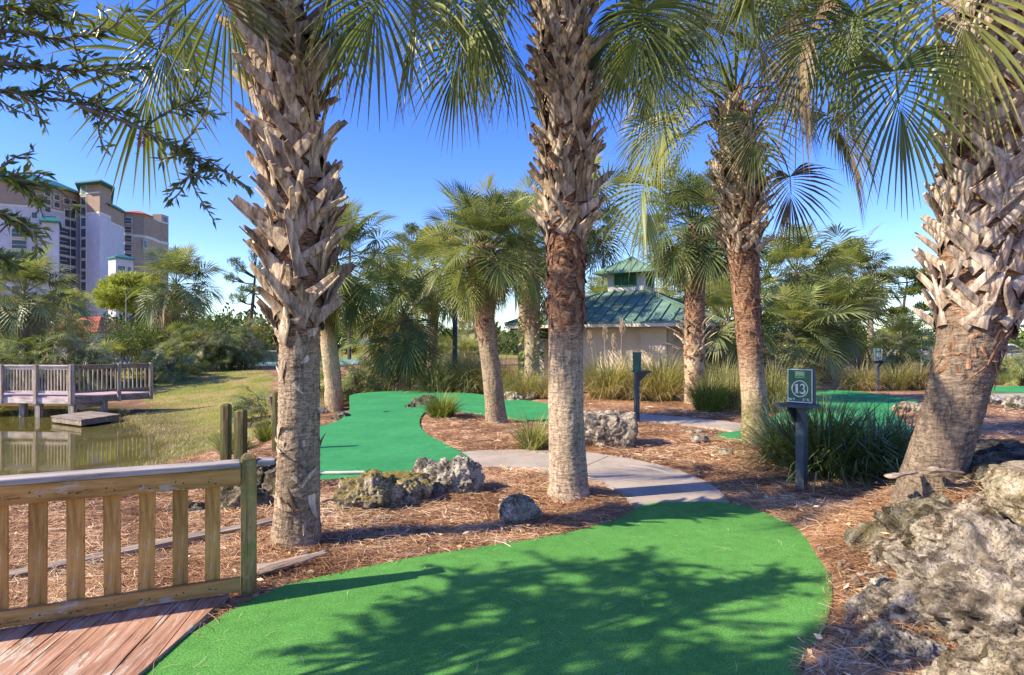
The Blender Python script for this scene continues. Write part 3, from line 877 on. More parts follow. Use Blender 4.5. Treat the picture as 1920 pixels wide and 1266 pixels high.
def make_trunk(path, rads, hi, rng, flare=1.0):
    """path of (x,y,z); returns centre and radius functions and the mesh builder"""
    P = catmull(path, 12)
    zz = P[:, 2]
    rz = np.array(rads, float)                     # (z, radius) rows
    def cen(z): return np.array([np.interp(z, zz, P[:, 0]), np.interp(z, zz, P[:, 1])])
    def rad(z): return float(np.interp(z, rz[:, 0], rz[:, 1]))
    m = int((zz[-1] - zz[0]) / (.014 if hi else .06)) + 2; n = 56 if hi else 18
    zs = np.linspace(zz[0], zz[-1], m); a = np.linspace(0, 2 * math.pi, n, endpoint=False)
    cx = np.array([cen(z) for z in zs]); rr = np.array([rad(z) for z in zs]) * np.clip((zs[-1] - zs) / .55, .2, 1)
    ph = rng.random(6) * 6.28
    Zg, Ag = np.meshgrid(zs, a, indexing='ij')
    Rg = np.repeat(rr[:, None], n, 1)
    Rg = Rg * (1 + .03 * np.sin(2 * Ag + 1.7 * Zg + ph[0]) + .02 * np.sin(3 * Ag - 2.3 * Zg + ph[1]) + .012 * np.sin(5 * Ag + 5 * Zg + ph[2]))
    if hi:
        wob = .5 * np.sin(2 * Ag + ph[3]) + .35 * np.sin(5 * Ag + 3 * Zg + ph[4]) + .25 * np.sin(9 * Ag - 4 * Zg)
        saw = (Zg / .046 + wob) % 1.0
        Rg += .0055 * (saw - .5) + .003 * np.sin(Ag * 17 + 6 * np.sin(Zg * 3)) * (.5 + .5 * np.sin(Zg * 9 + Ag * 4)) + rng.normal(0, .0016, Rg.shape)
    V = np.stack([cx[:, None, 0] + Rg * np.cos(Ag), cx[:, None, 1] + Rg * np.sin(Ag), Zg], -1)
    mb = MB(); mb.add(V.reshape(-1, 3), gridf(m, n))
    mb.f.append((np.array([list(range((m - 1) * n, m * n))]), 0))
    return cen, rad, mb

def stalks(mb, base, az, L, rng, n=26, hang=1.4, mi=0):
    """a branching dried flower stalk that arches over and hangs"""
    def arc(b, az, el, l, bend, k=7):
        th = el - bend * np.linspace(0, 1, k) ** 1.2
        d = np.stack([np.cos(th) * math.cos(az), np.cos(th) * math.sin(az), np.sin(th)], -1)
        return b + np.concatenate([[np.zeros(3)], np.cumsum(d[1:] * l / (k - 1), 0)])
    P = arc(np.array(base, float), az, .5, L, 1.9, 12)
    tube(mb, P, np.linspace(.011, .004, 12), 5, mi)
    for i in range(n):
        k = rng.integers(3, 12); p = P[k]
        Q = arc(p, az + rng.normal(0, .9), rng.normal(-.3, .5), L * rng.uniform(.16, .36), hang, 6)
        tube(mb, Q, np.linspace(.0045, .0022, 6), 3, mi, caps=False)
        for j in range(4):
            q = Q[rng.integers(1, 6)]
            tube(mb, arc(q, rng.random() * 6.28, rng.normal(-.5, .5), L * rng.uniform(.05, .12), .9, 4), .0020, 3, mi, caps=False)

def aim(top, px, py, d, R, bend, roll=0., mi=0, var=.5, tipd=.3):
    H = np.array(Wp(px, py, d)); v = H - np.array(top); hd = math.hypot(v[0], v[1]); Lp = float(np.linalg.norm(v)); T = Lp + .45 * R
    return dict(base=tuple(top), az=math.atan2(v[1], v[0]), el=math.atan2(v[2], hd) + R_(bend) * (Lp / T) ** 1.6 / 2.6, R=R, Lp=Lp, bend=R_(bend), roll=R_(roll), mi=mi, var=var, tipd=tipd)

def palm(label, path, rads, group='palms around the course', cat='palm tree', trunk_m=None, boot=None, crown_kw=None, hi=True, seed=1, stalk=0,
         leaf_mats=None, flake=None, stalk_at=None, boot_m=None, nm='palm_tree', aims=(), flake_m=None):
    rng = np.random.default_rng(seed)
    path = [tuple(p) for p in path]
    path[0] = (path[0][0], path[0][1], min(path[0][2], tz(path[0][0], path[0][1]) - .12))
    base = np.array(path[0], float)
    root = empty(nm, tuple(base), label, cat, group)
    cen, rad, tb = make_trunk(path, rads, hi, rng)
    tb.build('trunk', trunk_m or M['trunk_far'], root, loc=tuple(base), smooth_=True)
    top = np.array(path[-1], float)
    if boot:
        mb = MB()
        for b in boot: boots(mb, cen, rad, rng=rng, **b)
        mb.build('leaf_bases', boot_m or M['boot'], root, loc=tuple(base))
    if flake:
        mb = MB(); flakes(mb, cen, rad, rng=rng, **flake)
        mb.build('bark_flakes', flake_m or M['bark_flake'], root, loc=tuple(base))
    if crown_kw:
        mb = MB(); crown(mb, top, rng, hi=hi, extra=[aim(top - (0, 0, .15), *q) for q in aims], **crown_kw)
        mb.build('crown', leaf_mats or [M['palm_leaf'], M['palm_leaf_bright'], M['palm_leaf_dead']], root, loc=tuple(base))
    if stalk:
        mb = MB()
        for i in range(stalk):
            az = rng.random() * 6.28 if stalk_at is None else stalk_at[i % len(stalk_at)]
            stalks(mb, top + np.array([0, 0, -.1]), az, rng.uniform(1.2, 1.9), rng)
        mb.build('flower_stalks', M['twig'], root, loc=tuple(base))
    return root

M['trunk_far'] = m_trunk('far palm trunk', 99)
def pp(pts, d):
    """trunk path from rows of (px, py) at distance d; the base sits a little in the ground"""
    out = [Wp(x, y, d) for x, y in pts]
    return out

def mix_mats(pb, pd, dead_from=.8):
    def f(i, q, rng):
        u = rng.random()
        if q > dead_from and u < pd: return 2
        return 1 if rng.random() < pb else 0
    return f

GR = 'cabbage palms around the minigolf course'
# 1: the big booted palm left of centre
d = 4.8
palm('thick palm trunk rising beside the end of the tan railing, bristling with grey leaf stubs',
     [(px2x(556, d), d, -.08)] + pp([(557, 960), (560, 800), (561, 620), (560, 480), (556, 330), (538, 170), (515, 20), (502, -110), (495, -260)], d),
     [(-.1, .205), (.05, .183), (.25, .163), (.8, .15), (1.6, .155), (1.85, .17), (2.4, .19), (4.0, .21), (5, .2)], GR,
     trunk_m=m_trunk('palm trunk with rust collar', 1.72, grey=(0.457, 0.347, 0.246), z_band=.25),
     boot=[dict(z0=1.66, z1=4.5, n_around=9, dz=.125, L=.42, W=.092, out=.04, tau=(.5, .98)),
           dict(z0=2.5, z1=2.7, n_around=8, dz=.15, L=.36, W=.05, out=.2, tau=(.4, .9), up_out=1.4),
           dict(z0=4.3, z1=5.1, n_around=11, dz=.1, L=.6, W=.07, out=.28, tau=(.1, .5))],
     flake=dict(z0=.1, z1=1.8, n=64, L=(.06, .2), W=(.03, .08), out=.035), flake_m=M['boot'],
     aims=[(335, 10, 5.2, .75, 110, 50, 0), (300, 70, 5.7, .7, 105, -40, 1), (390, -30, 4.3, .8, 115, 35, 0), (690, -10, 4.7, .78, 110, 45, 1), (745, -35, 4.3, .78, 115, -45, 0), (805, -10, 4.7, .8, 105, 35, 1), (650, -60, 4.7, .8, 110, 0, 0), (440, -60, 5.8, .8, 115, 60, 0)],
     crown_kw=dict(n=18, R=.82, Lp=1.25, zspan=.5, r0=.14, nseg=44, el0=80, el1=2, mi_of=mix_mats(.45, .3, .9)), seed=11, stalk=3, stalk_at=[.15, .5, 2.6])
# 2: the straight palm in the middle
d = 6.27
palm('tall straight palm trunk standing in needles between the grey boulder and the concrete path',
     [(px2x(1066, d), d, -.1)] + pp([(1065, 900), (1062, 780), (1061, 600), (1062, 450), (1066, 330), (1062, 180), (1058, 60), (1056, -30), (1056, -130)], d),
     [(-.1, .24), (.03, .215), (.15, .19), (.8, .176), (1.6, .178), (2.4, .188), (2.75, .205), (4, .22), (5, .21)], GR,
     trunk_m=m_trunk('palm trunk with rust upper half', 1.75, grey=(0.559, 0.428, 0.311), z_band=.5),
     boot=[dict(z0=2.62, z1=4.9, n_around=10, dz=.12, L=.40, W=.092, out=.05, tau=(.45, .95)),
           dict(z0=4.65, z1=5.4, n_around=11, dz=.1, L=.55, W=.06, out=.2, tau=(.05, .35))],
     aims=[(850, 0, 6.0, .9, 112, 45, 0), (935, 105, 6.4, .8, 115, -40, 1), (885, -20, 5.5, .9, 110, 10, 0), (900, 50, 6.9, .85, 112, 40, 0), (1165, 35, 6.2, .8, 105, 55, 0), (1222, 30, 5.8, .8, 108, -50, 1), (1190, 60, 6.7, .78, 112, 35, 0), (960, -40, 7.2, .9, 112, 50, 1), (1250, -10, 6.5, .9, 105, 60, 0), (780, -20, 6.6, .9, 110, 40, 0)],
     flake=dict(z0=1.75, z1=2.75, n=190, L=(.07, .2), W=(.03, .085), out=.03),
     crown_kw=dict(n=24, R=.88, Lp=1.3, zspan=.4, r0=.15, nseg=44, el0=80, el1=0, mi_of=mix_mats(.45, .3, .9)), seed=22, stalk=3, stalk_at=[2.9, 3.6, .2])
# 3: leaning palm right of the building
d = 9.57
palm('palm with mossy pale foot and rust coloured trunk leaning left behind the strap leaf clump',
     [(px2x(1418, d), d, -.1)] + pp([(1417, 820), (1413, 740), (1404, 620), (1394, 480), (1388, 380), (1384, 300), (1380, 240), (1378, 160)], d),
     [(-.1, .25), (.05, .22), (.4, .19), (1.2, .185), (2.2, .2), (2.9, .225), (3.6, .26), (5, .24)], GR,
     trunk_m=m_trunk('palm trunk with lichen foot', 1.25, .78, grey=(0.593, 0.449, 0.310), z_band=.6),
     boot=[dict(z0=2.95, z1=5.2, n_around=10, dz=.13, L=.44, W=.095, out=.1, tau=(.35, .9))],
     flake=dict(z0=1.5, z1=3.1, n=170, L=(.07, .18), W=(.03, .08), out=.03),
     aims=[(1222, 232, 9.3, .9, 105, 50, 1, .7), (1290, 70, 9.0, 1.1, 105, -45, 0), (1335, 40, 8.6, 1.1, 115, 40, 0), (1430, 90, 9.2, 1.1, 108, 45, 1), (1475, 160, 9.7, 1.0, 112, -45, 0), (1250, 130, 10.0, 1.05, 110, 40, 0), (1400, 20, 9.0, 1.1, 115, 20, 1), (1200, 60, 9.6, 1.0, 110, 50, 0), (1510, 60, 9.4, 1.1, 105, 55, 0)],
     crown_kw=dict(n=28, R=.95, Lp=1.4, zspan=.5, r0=.18, nseg=44, el0=82, el1=-12, mi_of=mix_mats(.45, .3, .88)), seed=33, stalk=5, stalk_at=[3.1, 2.7, 3.5, .2, -.5])
# 5: leaning palm on the rock bank at the right
d = 4.6
palm('leaning palm with pale woven leaf stubs rooted on the rock bank at the right edge',
     [(px2x(1738, d), d, .35)] + pp([(1750, 880), (1785, 770), (1815, 660), (1832, 590), (1850, 440), (1872, 260), (1884, 80), (1890, -80), (1892, -200)], d),
     [(.3, .265), (.5, .225), (.7, .205), (1.2, .195), (1.55, .21), (1.75, .235), (2.3, .265), (3.2, .28), (5, .27)], GR,
     trunk_m=m_trunk('palm trunk grey with rust collar', 1.45, grey=(0.291, 0.219, 0.162), z_band=.3),
     boot=[dict(z0=1.66, z1=4.6, n_around=12, dz=.12, L=.40, W=.082, out=.0, tau=(.7, 1.02), th0=.03),
           dict(z0=4.25, z1=4.8, n_around=12, dz=.12, L=.6, W=.08, out=.2, tau=(.1, .5))], boot_m=M['boot_pale'],
     aims=[(1655, 168, 4.0, .70, 100, 60, 0, .32), (1592, 42, 4.7, .75, 85, 60, 0, .4), (1795, -25, 3.9, .85, 110, 25, 1, .75), (1740, -20, 4.3, .85, 110, -40, 1, .6), (1610, -20, 5.2, .8, 105, 50, 1)],
     flake=dict(z0=1.3, z1=1.75, n=70, L=(.06, .16), W=(.015, .04), out=.025),
     crown_kw=dict(n=24, R=.85, Lp=1.25, zspan=.4, r0=.2, nseg=44, el0=80, el1=4, mi_of=mix_mats(.6, .3, .9)), seed=55, stalk=2, stalk_at=[3.4, 2.9])
# 4: short full palm in the middle distance
d = 12.1
palm('short palm with full round crown in the needle bed beside the far green',
     [(px2x(931, d), d, -.1)] + pp([(930, 780), (922, 700), (913, 630), (905, 570), (902, 510), (903, 440)], d),
     [(-.1, .25), (.05, .21), (.4, .185), (1.4, .18), (2.0, .2), (2.5, .25), (4, .22)], GR,
     trunk_m=m_trunk('short palm trunk', 2.2, grey=(0.385, 0.296, 0.202), z_band=.8),
     boot=[dict(z0=2.5, z1=3.5, n_around=9, dz=.14, L=.34, W=.07, out=.16)],
     flake=dict(z0=1.6, z1=2.4, n=70, L=(.06, .16), W=(.03, .07), out=.03),
     crown_kw=dict(n=74, R=.70, Lp=.54, zspan=.5, r0=.14, nseg=44, el0=90, el1=-48, stiff=.6, tipd=.16, wf=1.0, var0=.62, mi_of=mix_mats(.6, .4, .92)), seed=44, stalk=0)
# 6: in front of the pavilion
d = 16.0
palm('palm with frayed grey collar standing in tall grass before the pavilion corner',
     [(px2x(1302, d), d, -.1)] + pp([(1301, 730), (1302, 660), (1303, 600), (1303, 540), (1302, 480), (1300, 405)], d),
     [(-.1, .27), (.1, .25), (.8, .24), (1.4, .27), (2, .25), (3, .26), (5, .25)], GR,
     trunk_m=m_trunk('frayed palm trunk', 1.6, grey=(0.621, 0.462, 0.310), z_band=.8),
     boot=[dict(z0=1.3, z1=2.2, n_around=9, dz=.2, L=.4, W=.06, out=.28), dict(z0=3.2, z1=4.3, n_around=9, dz=.18, L=.4, W=.08, out=.25)],
     flake=dict(z0=.3, z1=3.2, n=220, L=(.08, .2), W=(.03, .08), out=.05),
     crown_kw=dict(n=66, wf=1.0, R=.80, Lp=.70, zspan=.5, r0=.16, nseg=32, el0=82, el1=-38, stiff=.75, tipd=.2, mi_of=mix_mats(.45, .5, .75)), seed=66, stalk=4)
# 7: behind the big palm
d = 20.0
palm('palm half hidden behind the thick booted trunk, its crown showing to the right',
     [(px2x(627, d), d, -.1)] + pp([(625, 720), (618, 660), (612, 600), (614, 550), (622, 500), (632, 470)], d),
     [(-.1, .30), (.1, .27), (1.5, .25), (4, .27)], GR,
     trunk_m=m_trunk('mid palm trunk', 2.6, grey=(0.566, 0.449, 0.282), z_band=.8),
     boot=[dict(z0=2.4, z1=4.0, n_around=8, dz=.22, L=.45, W=.09, out=.25)],
     crown_kw=dict(n=60, R=1.1, Lp=1.0, zspan=.6, r0=.18, nseg=36, el0=88, el1=-55, stiff=.62, tipd=.2, wf=1.05, var0=.62, mi_of=mix_mats(.6, .3, .9)), seed=77)
# 8: dark curved palm by the far path
d = 21.0
palm('small dark palm with a curved trunk beside the far sandy path',
     [(px2x(752, d), d, -.1)] + pp([(756, 728), (764, 690), (768, 650), (762, 610), (756, 580)], d),
     [(-.1, .24), (.5, .22), (4, .22)], GR,
     trunk_m=m_trunk('olive palm trunk', 9, grey=(0.276, 0.231, 0.120)),
     crown_kw=dict(n=40, R=.95, Lp=.9, zspan=.6, r0=.15, nseg=30, stiff=.7, el0=84, el1=-66, mi_of=mix_mats(.15, .3, .9)), seed=88)
# 9: vine covered palm at the pavilion's left end
d = 19.0
r9 = palm('palm wrapped in yellow green vine at the left end of the pavilion',
     [(px2x(995, d), d, -.1)] + pp([(996, 720), (998, 640), (998, 560), (995, 500), (990, 450)], d),
     [(-.1, .26), (.5, .23), (5, .24)], GR,
     trunk_m=m_trunk('vine palm trunk', 2.0, grey=(0.414, 0.340, 0.239)),
     crown_kw=dict(n=40, R=.95, Lp=.95, zspan=.5, r0=.16, nseg=30, el0=86, el1=-25, stiff=.65, tipd=.2, wf=1.05, mi_of=mix_mats(.5, .5, .85)), seed=99)
def vine(root, x, d, z0, z1, r, seed):
    rng = np.random.default_rng(seed); n = 420
    z = rng.uniform(z0, z1, n); a = rng.random(n) * 6.28; rr = r + rng.random(n) * .12
    P = np.stack([x + rr * np.cos(a), d + rr * np.sin(a), z], -1)
    D = np.stack([np.cos(a), np.sin(a), rng.normal(-.5, .6, n)], -1)
    mb = MB(); leafquads(mb, P, D, rng.uniform(.07, .14, n), rng.uniform(.06, .1, n), np.clip(rng.normal(.55, .22, n), 0, 1), rng)
    mb.build('vine', M['vine'], root, loc=tuple(root.location))
vine(r9, px2x(997, d), d, .5, 3.9, .24, 5)

# palms farther back: label, px of trunk, py base, py crown, distance, leaf radius, seed, share of leaves in the sunlit colour
BACK = [
 ('palm with a wide crown rising over the shrubs beyond the lawn', 331, 690, 525, 40, 1.5, 101, .25, 40),
 ('palm crown behind the near edge of the pond deck at far left', 45, 690, 540, 30, 1.35, 102, .3, 36),
 ('pale palm crown low in front of the tall building', 128, 690, 585, 44, 1.2, 103, .5, 30),
 ('palm crown peeping out on both sides of the straight middle trunk', 1085, 720, 395, 26, 1.25, 104, .3, 42),
 ('palm crown behind the pavilion roof to the right of its cupola', 1245, 715, 530, 38, 1.3, 105, .4, 36),
 ('palm crown just visible over the pavilion roof left of its cupola', 1128, 715, 565, 38, 1.2, 106, .4, 30),
 ('broad palm crown at the top of the clump right of the leaning rust palm', 1492, 720, 500, 28, 1.3, 107, .35, 44),
 ('palm crown with brown dead fronds at the right of the clump', 1590, 720, 510, 31, 1.3, 108, .3, 40),
 ('thick pale trunked palm with a dark drooping crown on a needle island', 1556, 719, 582, 26, 1.15, 109, .1, 44),
 ('dark trunked palm close behind the numbered sign', 1478, 716, 610, 24, 1.15, 110, .35, 40),
 ('small sunlit fan palm near the white wall', 1690, 705, 632, 34, 1.05, 111, .75, 34),
 ('little palm with a dry yellow crown left of the dark curved palm', 710, 712, 640, 30, .85, 112, .7, 26),
 ('thin palm on a slanting trunk in the grove beyond the far green', 738, 708, 655, 33, .8, 113, .5, 24),
 ('palm in the grove beneath the short full palm', 800, 702, 662, 36, .85, 114, .6, 26),
 ('palm with a low crown just left of the lamp post', 826, 704, 668, 38, .8, 115, .7, 26),
 ('grove palm behind the lamp post with yellow fronds', 872, 704, 664, 40, .9, 116, .7, 26),
 ('dark palm between the short full palm and the cream block', 886, 702, 610, 44, 1.0, 117, .1, 24),
 ('tall palm in the grove between the booted trunk and the short palm', 735, 712, 545, 29, 1.15, 119, .2, 36),
 ('palm crown to the left of the short full palm', 815, 712, 490, 24, 1.05, 120, .3, 38),
 ('palm crown to the right of the short full palm', 985, 720, 430, 22, 1.0, 121, .35, 40),
 ('palm with dark hanging fronds by the right pavilion wall', 1365, 725, 590, 21, 1.0, 122, .15, 36),
 ('palm behind the frayed collar palm over the pavilion roof', 1345, 715, 470, 25, 1.1, 123, .3, 38),
]
for lab, px, pb, pc, d, R, seed, pbright, n in BACK:
    rng = np.random.default_rng(seed)
    x = px2x(px, d); zc = py2z(pc, d); ln = rng.normal(0, .25)
    path = [(x + ln, d, -.2), (x + ln * .6, d, zc * .35), (x + ln * .2, d, zc * .7), (x, d, zc)]
    palm(lab, path, [(-.2, .27), (.5, .21), (zc, .2)] if d > 22 else [(-.2, .26), (.5, .22), (zc, .22)], GR, hi=False, seed=seed,
         boot=[dict(z0=zc * .62, z1=zc - .2, n_around=7, dz=.28, L=.45, W=.09, out=.22)],
         crown_kw=dict(n=int(n * 1.5), R=R * 1.03, Lp=R * .85, zspan=.5, r0=.15, nseg=32, el0=88, el1=-58, stiff=.62, tipd=.2, wf=1.1, var0=.66, mi_of=mix_mats(min(.9, pbright + .3), .5, .85)))

# the thin fan palm at the right
d = 48.0
palm('slender tall fan palm with a small crown near the flat topped pines', [(px2x(1632, d), d, -.2)] + pp([(1632, 640), (1631, 560), (1633, 512)], d),
     [(-.2, .3), (2, .22), (9, .2)], GR, hi=False, seed=131, trunk_m=m_trunk('slender palm trunk', 5.0, grey=(0.580, 0.422, 0.333)),
     crown_kw=dict(n=30, R=1.3, Lp=1.4, zspan=.7, r0=.2, nseg=22, el0=75, el1=-70, mi_of=mix_mats(.3, .5, .8)))
d = 30.0
palm('bare palm trunk standing just behind the leaning palm on the rock bank', [(px2x(1858, d), d, -.2)] + pp([(1858, 660), (1859, 590), (1859, 470)], d),
     [(-.2, .28), (2, .22), (9, .2)], GR, hi=False, seed=132, trunk_m=m_trunk('bare palm trunk', 7.0, grey=(0.497, 0.408, 0.333)),
     crown_kw=dict(n=26, R=1.0, Lp=1.2, zspan=.6, r0=.2, nseg=22, el0=75, el1=-50, mi_of=mix_mats(.3, .3, .8)))

# saw palmetto clumps: many fans from the ground
def palmetto(label, px, py, d, rx, ry, h, n, R, seed, bright=.35, group='low fan palm clumps', z=None, hi=False):
    rng = np.random.default_rng(seed)
    x = px2x(px, d); z0 = tz(x, d) if z is None else z
    root = empty('palmetto_shrub', (x, d, z0), label, 'palmetto', group)
    mb = MB()
    ms = MB()
    for i in range(int(n * 1.5)):
        a = rng.random() * 6.28; q = math.sqrt(rng.random())
        bx, by = x + rx * q * math.cos(a) * .85, d + ry * q * math.sin(a) * .8
        hz = h * rng.uniform(.05, .62) * (1.15 - .5 * q)
        az = a + rng.normal(0, .9)
        el = R_(rng.uniform(-5, 70) * (1.1 - .6 * q))
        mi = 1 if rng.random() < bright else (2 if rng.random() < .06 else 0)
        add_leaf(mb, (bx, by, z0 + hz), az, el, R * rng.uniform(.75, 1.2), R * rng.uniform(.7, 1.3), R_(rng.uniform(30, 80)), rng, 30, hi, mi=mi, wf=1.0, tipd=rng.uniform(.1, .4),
                 var=np.clip(rng.normal(.58, .18), 0, 1), roll=rng.normal(0, .5), pet_w=.012)
    for i in range(max(3, n // 12)):
        a = rng.random() * 6.28; q = rng.random() * .6
        p0 = np.array((x + rx * q * math.cos(a), d + ry * q * math.sin(a), z0 - .1))
        p1 = p0 + np.array((rng.normal(0, .25), rng.normal(0, .25), h * rng.uniform(.3, .55)))
        tube(ms, [p0, (p0 + p1) / 2 + rng.normal(0, .06, 3), p1], [.09, .08, .07], 7)
    mb.build('fronds', [M['palm_leaf'], M['palm_leaf_bright'], M['palm_leaf_dead']], root, loc=(x, d, z0))
    ms.build('stems', M['trunk_far'], root, loc=(x, d, z0))
    return root
palmetto('huge sunlit palmetto mass behind the pond deck railing', 80, 690, 28.5, 2.9, 1.8, 4.2, 190, .74, 201, .6)
palmetto('palmetto clump at the far left end of the pond deck', -10, 690, 29, 1.8, 1.4, 3.6, 90, .7, 202, .6)
palmetto('yellowish palmetto at the right end of the deck railing', 318, 700, 33, 1.4, 1.2, 2.3, 70, .62, 203, .7)
palmetto('wide palmetto under the lawn palm', 362, 690, 37, 2.1, 1.5, 3.2, 110, .75, 204, .5)
palmetto('tall dark palmetto with several thick stems beyond the lawn', 425, 688, 38, 2.1, 1.6, 4.2, 120, .8, 205, .2)
palmetto('palmetto spilling to the left side of the thick booted trunk', 502, 722, 19, .75, .8, 1.6, 46, .5, 206, .4)
palmetto('dark palmetto filling the gap right of the thick booted trunk', 660, 735, 22, 1.0, .9, 2.2, 60, .6, 207, .35)
palmetto('palmetto with dark leaning fronds by the needle bed beyond the green', 708, 728, 23, .8, .7, 1.3, 36, .5, 208, .3)
palmetto('bright palmetto thicket at the right edge beyond the far green', 1900, 718, 24, 1.3, 1.2, 1.9, 70, .55, 209, .85)
palmetto('second bright palmetto thicket behind the white car', 1960, 712, 28, 2.0, 1.5, 2.3, 70, .6, 210, .8)
palmetto('palmetto of long shaded fronds under the rust trunked palm clump', 1610, 712, 30, 1.3, 1.2, 2.2, 56, .62, 211, .25)
palmetto('feathery palmetto left of the needle island palm', 1510, 712, 27, 1.0, 1.0, 1.9, 46, .55, 212, .3)
palmetto('tangled palmetto close beside the mossy footed palm', 1452, 722, 21, .8, .8, 1.9, 46, .55, 213, .35)
palmetto('palmetto behind the white wall to the right', 1745, 705, 36, 1.6, 1.2, 2.0, 50, .6, 214, .6)
palmetto('palmetto in the hedge left of the cream block', 842, 694, 46, 1.8, 1.2, 2.0, 50, .7, 215, .5)
# ---------------------------------------------------------------- pavilion
def pavilion():
    C = np.array((px2x(1184, 25.0), 25.0, 0.0))
    nL = np.array((-.485, -.875, 0.)); nR = np.array((.875, -.485, 0.)); Z = np.array((0, 0, 1.))
    # local frame: a along -nR..nR (left wall runs along nR), b along nL
    def L(a, b, z): return C + nR * a + nL * b + Z * z
    root = empty('pavilion', tuple(C), 'beige stucco pavilion with green metal hip roof and louvred cupola', 'building')
    H = 2.95; ze = 2.3; ro = 3.72; rt = .75; zt = 3.62
    mb = MB()
    def lb(mb, a0, a1, b0, b1, z0, z1, mi=0, var=.5):
        c = L((a0 + a1) / 2, (b0 + b1) / 2, (z0 + z1) / 2)
        obox(mb, c, nR, nL, Z, abs(a1 - a0) / 2, abs(b1 - b0) / 2, (z1 - z0) / 2, mi, var)
    # walls: the near corner carries a chamfered pier
    pts = [(-1.75, 2.95), (2.3, 2.95), (2.95, 2.3), (2.95, -2.95), (-2.95, -2.95), (-2.95, 1.6), (-1.75, 1.6)]
    V = [L(a, b, -.2) for a, b in pts] + [L(a, b, ze + .1) for a, b in pts]
    n = len(pts)
    mb.add(V, [(i, (i + 1) % n, n + (i + 1) % n, n + i)[::-1] for i in range(n)])
    mb.build('wall', M['stucco'], root)
    mp = MB(); lb(mp, 1.35, 2.25, 2.952, 3.10, -.2, ze + .08); lb(mp, 2.952, 3.08, 1.4, 2.25, -.2, ze + .08)
    mp.build('pier', M['stucco'], root)
    mp = MB(); lb(mp, -2.95, -2.45, 2.5, 2.95, -.2, 1.75); mp.build('porch_column', M['stucco_cream'], root)
    mp = MB(); lb(mp, -2.95, -1.76, 2.6, 2.9, 1.75, 2.25); mp.build('porch_beam', M['brown_beam'], root)
    # roof: four panels, ribs and hips, thin fascia
    rf = MB()
    low = [(-ro, ro), (ro, ro), (ro, -ro), (-ro, -ro)]; hi = [(-rt, rt), (rt, rt), (rt, -rt), (-rt, -rt)]
    V = [L(a, b, ze) for a, b in low] + [L(a, b, zt) for a, b in hi] + [L(a, b, ze - .05) for a, b in low]
    rf.add(V, [(1, 0, 4, 5), (2, 1, 5, 6), (3, 2, 6, 7), (0, 3, 7, 4), (4, 7, 6, 5), (8, 9, 10, 11), (0, 1, 9, 8), (1, 2, 10, 9), (2, 3, 11, 10), (3, 0, 8, 11)])
    roof = rf.build('roof', M['roof_green'], root)
    ribs = MB()
    slope = (zt - ze) / (ro - rt)
    for side in range(4):
        for k in range(-8, 9):
            s = k * .43
            top = max(abs(s), rt)
            if top > ro - .05: continue
            def pt(q, h):
                z = ze + (ro - q) * slope + h
                return {0: L(s, q, z), 1: L(q, s, z), 2: L(s, -q, z), 3: L(-q, s, z)}[side]
            a, b = pt(ro - .01, .02), pt(top + .015, .02)
            u = unit(b - a); sidev = {0: nR, 1: nL, 2: nR, 3: nL}[side]
            obox(ribs, (a + b) / 2, u, sidev, np.cross(u, sidev), np.linalg.norm(b - a) / 2, .02, .035)
    for sa, sb in ((-1, 1), (1, 1), (1, -1), (-1, -1)):
        a, b = L(sa * ro, sb * ro, ze + .03), L(sa * rt, sb * rt, zt + .03)
        u = unit(b - a); w = unit(np.cross(u, Z)); obox(ribs, (a + b) / 2, u, w, np.cross(w, u), np.linalg.norm(b - a) / 2, .07, .022)
    ribs.build('seam', M['roof_green'], roof)
    fs = MB()
    for a0, a1, b0, b1 in ((-ro, ro, ro - .06, ro - .01), (-ro, ro, -ro + .01, -ro + .06)): lb(fs, a0 + .01, a1 - .01, b0, b1, ze - .17, ze - .052)
    for a0, a1 in ((ro - .06, ro - .01), (-ro + .01, -ro + .06)): lb(fs, a0, a1, -ro + .07, ro - .07, ze - .17, ze - .052)
    fs.build('fascia', M['trim'], root)
    # cupola
    cu = MB(); q = .73
    lb(cu, -q, q, -q, q, 3.3, 4.38)
    cup = cu.build('cupola', M['trim'], root)
    for side in range(2):
        fr = MB(); sl = MB()
        def cb(mb, s0, s1, o0, o1, z0, z1):
            if side == 0: lb(mb, s0, s1, q + o0, q + o1, z0, z1)
            else: lb(mb, q + o0, q + o1, s0, s1, z0, z1)
        for s0, s1 in ((-.45, -.41), (-.165, -.125), (.125, .165), (.41, .45)): cb(fr, s0, s1, .002, .05, 3.80, 4.27)
        cb(fr, -.408, .408, .002, .046, 4.23, 4.27); cb(fr, -.408, .408, .002, .046, 3.80, 3.84)
        for k in range(9):
            z = 3.855 + k * .045
            c = (q + .026)
            for s0, s1 in ((-.405, -.17), (-.12, .12), (.17, .405)):
                if side == 0: obox(sl, L((s0 + s1) / 2, c, z), nR, unit(nL * .8 + Z * -.6), unit(nL * .6 + Z * .8), (s1 - s0) / 2, .026, .004)
                else: obox(sl, L(c, (s0 + s1) / 2, z), nL, unit(nR * .8 + Z * -.6), unit(nR * .6 + Z * .8), (s1 - s0) / 2, .026, .004)
        f = fr.build('louvre_vent', M['louvre'], cup); sl.build('slats', M['louvre'], cup)
    cr = MB(); rr = 1.2; z0 = 4.33; z1 = 5.04
    V = [L(a * rr, b * rr, z0) for a, b in ((-1, 1), (1, 1), (1, -1), (-1, -1))] + [L(0, 0, z1)] + [L(a * rr, b * rr, z0 - .05) for a, b in ((-1, 1), (1, 1), (1, -1), (-1, -1))]
    cr.add(V, [(1, 0, 4), (2, 1, 4), (3, 2, 4), (0, 3, 4), (5, 6, 7, 8), (0, 1, 6, 5), (1, 2, 7, 6), (2, 3, 8, 7), (3, 0, 5, 8)])
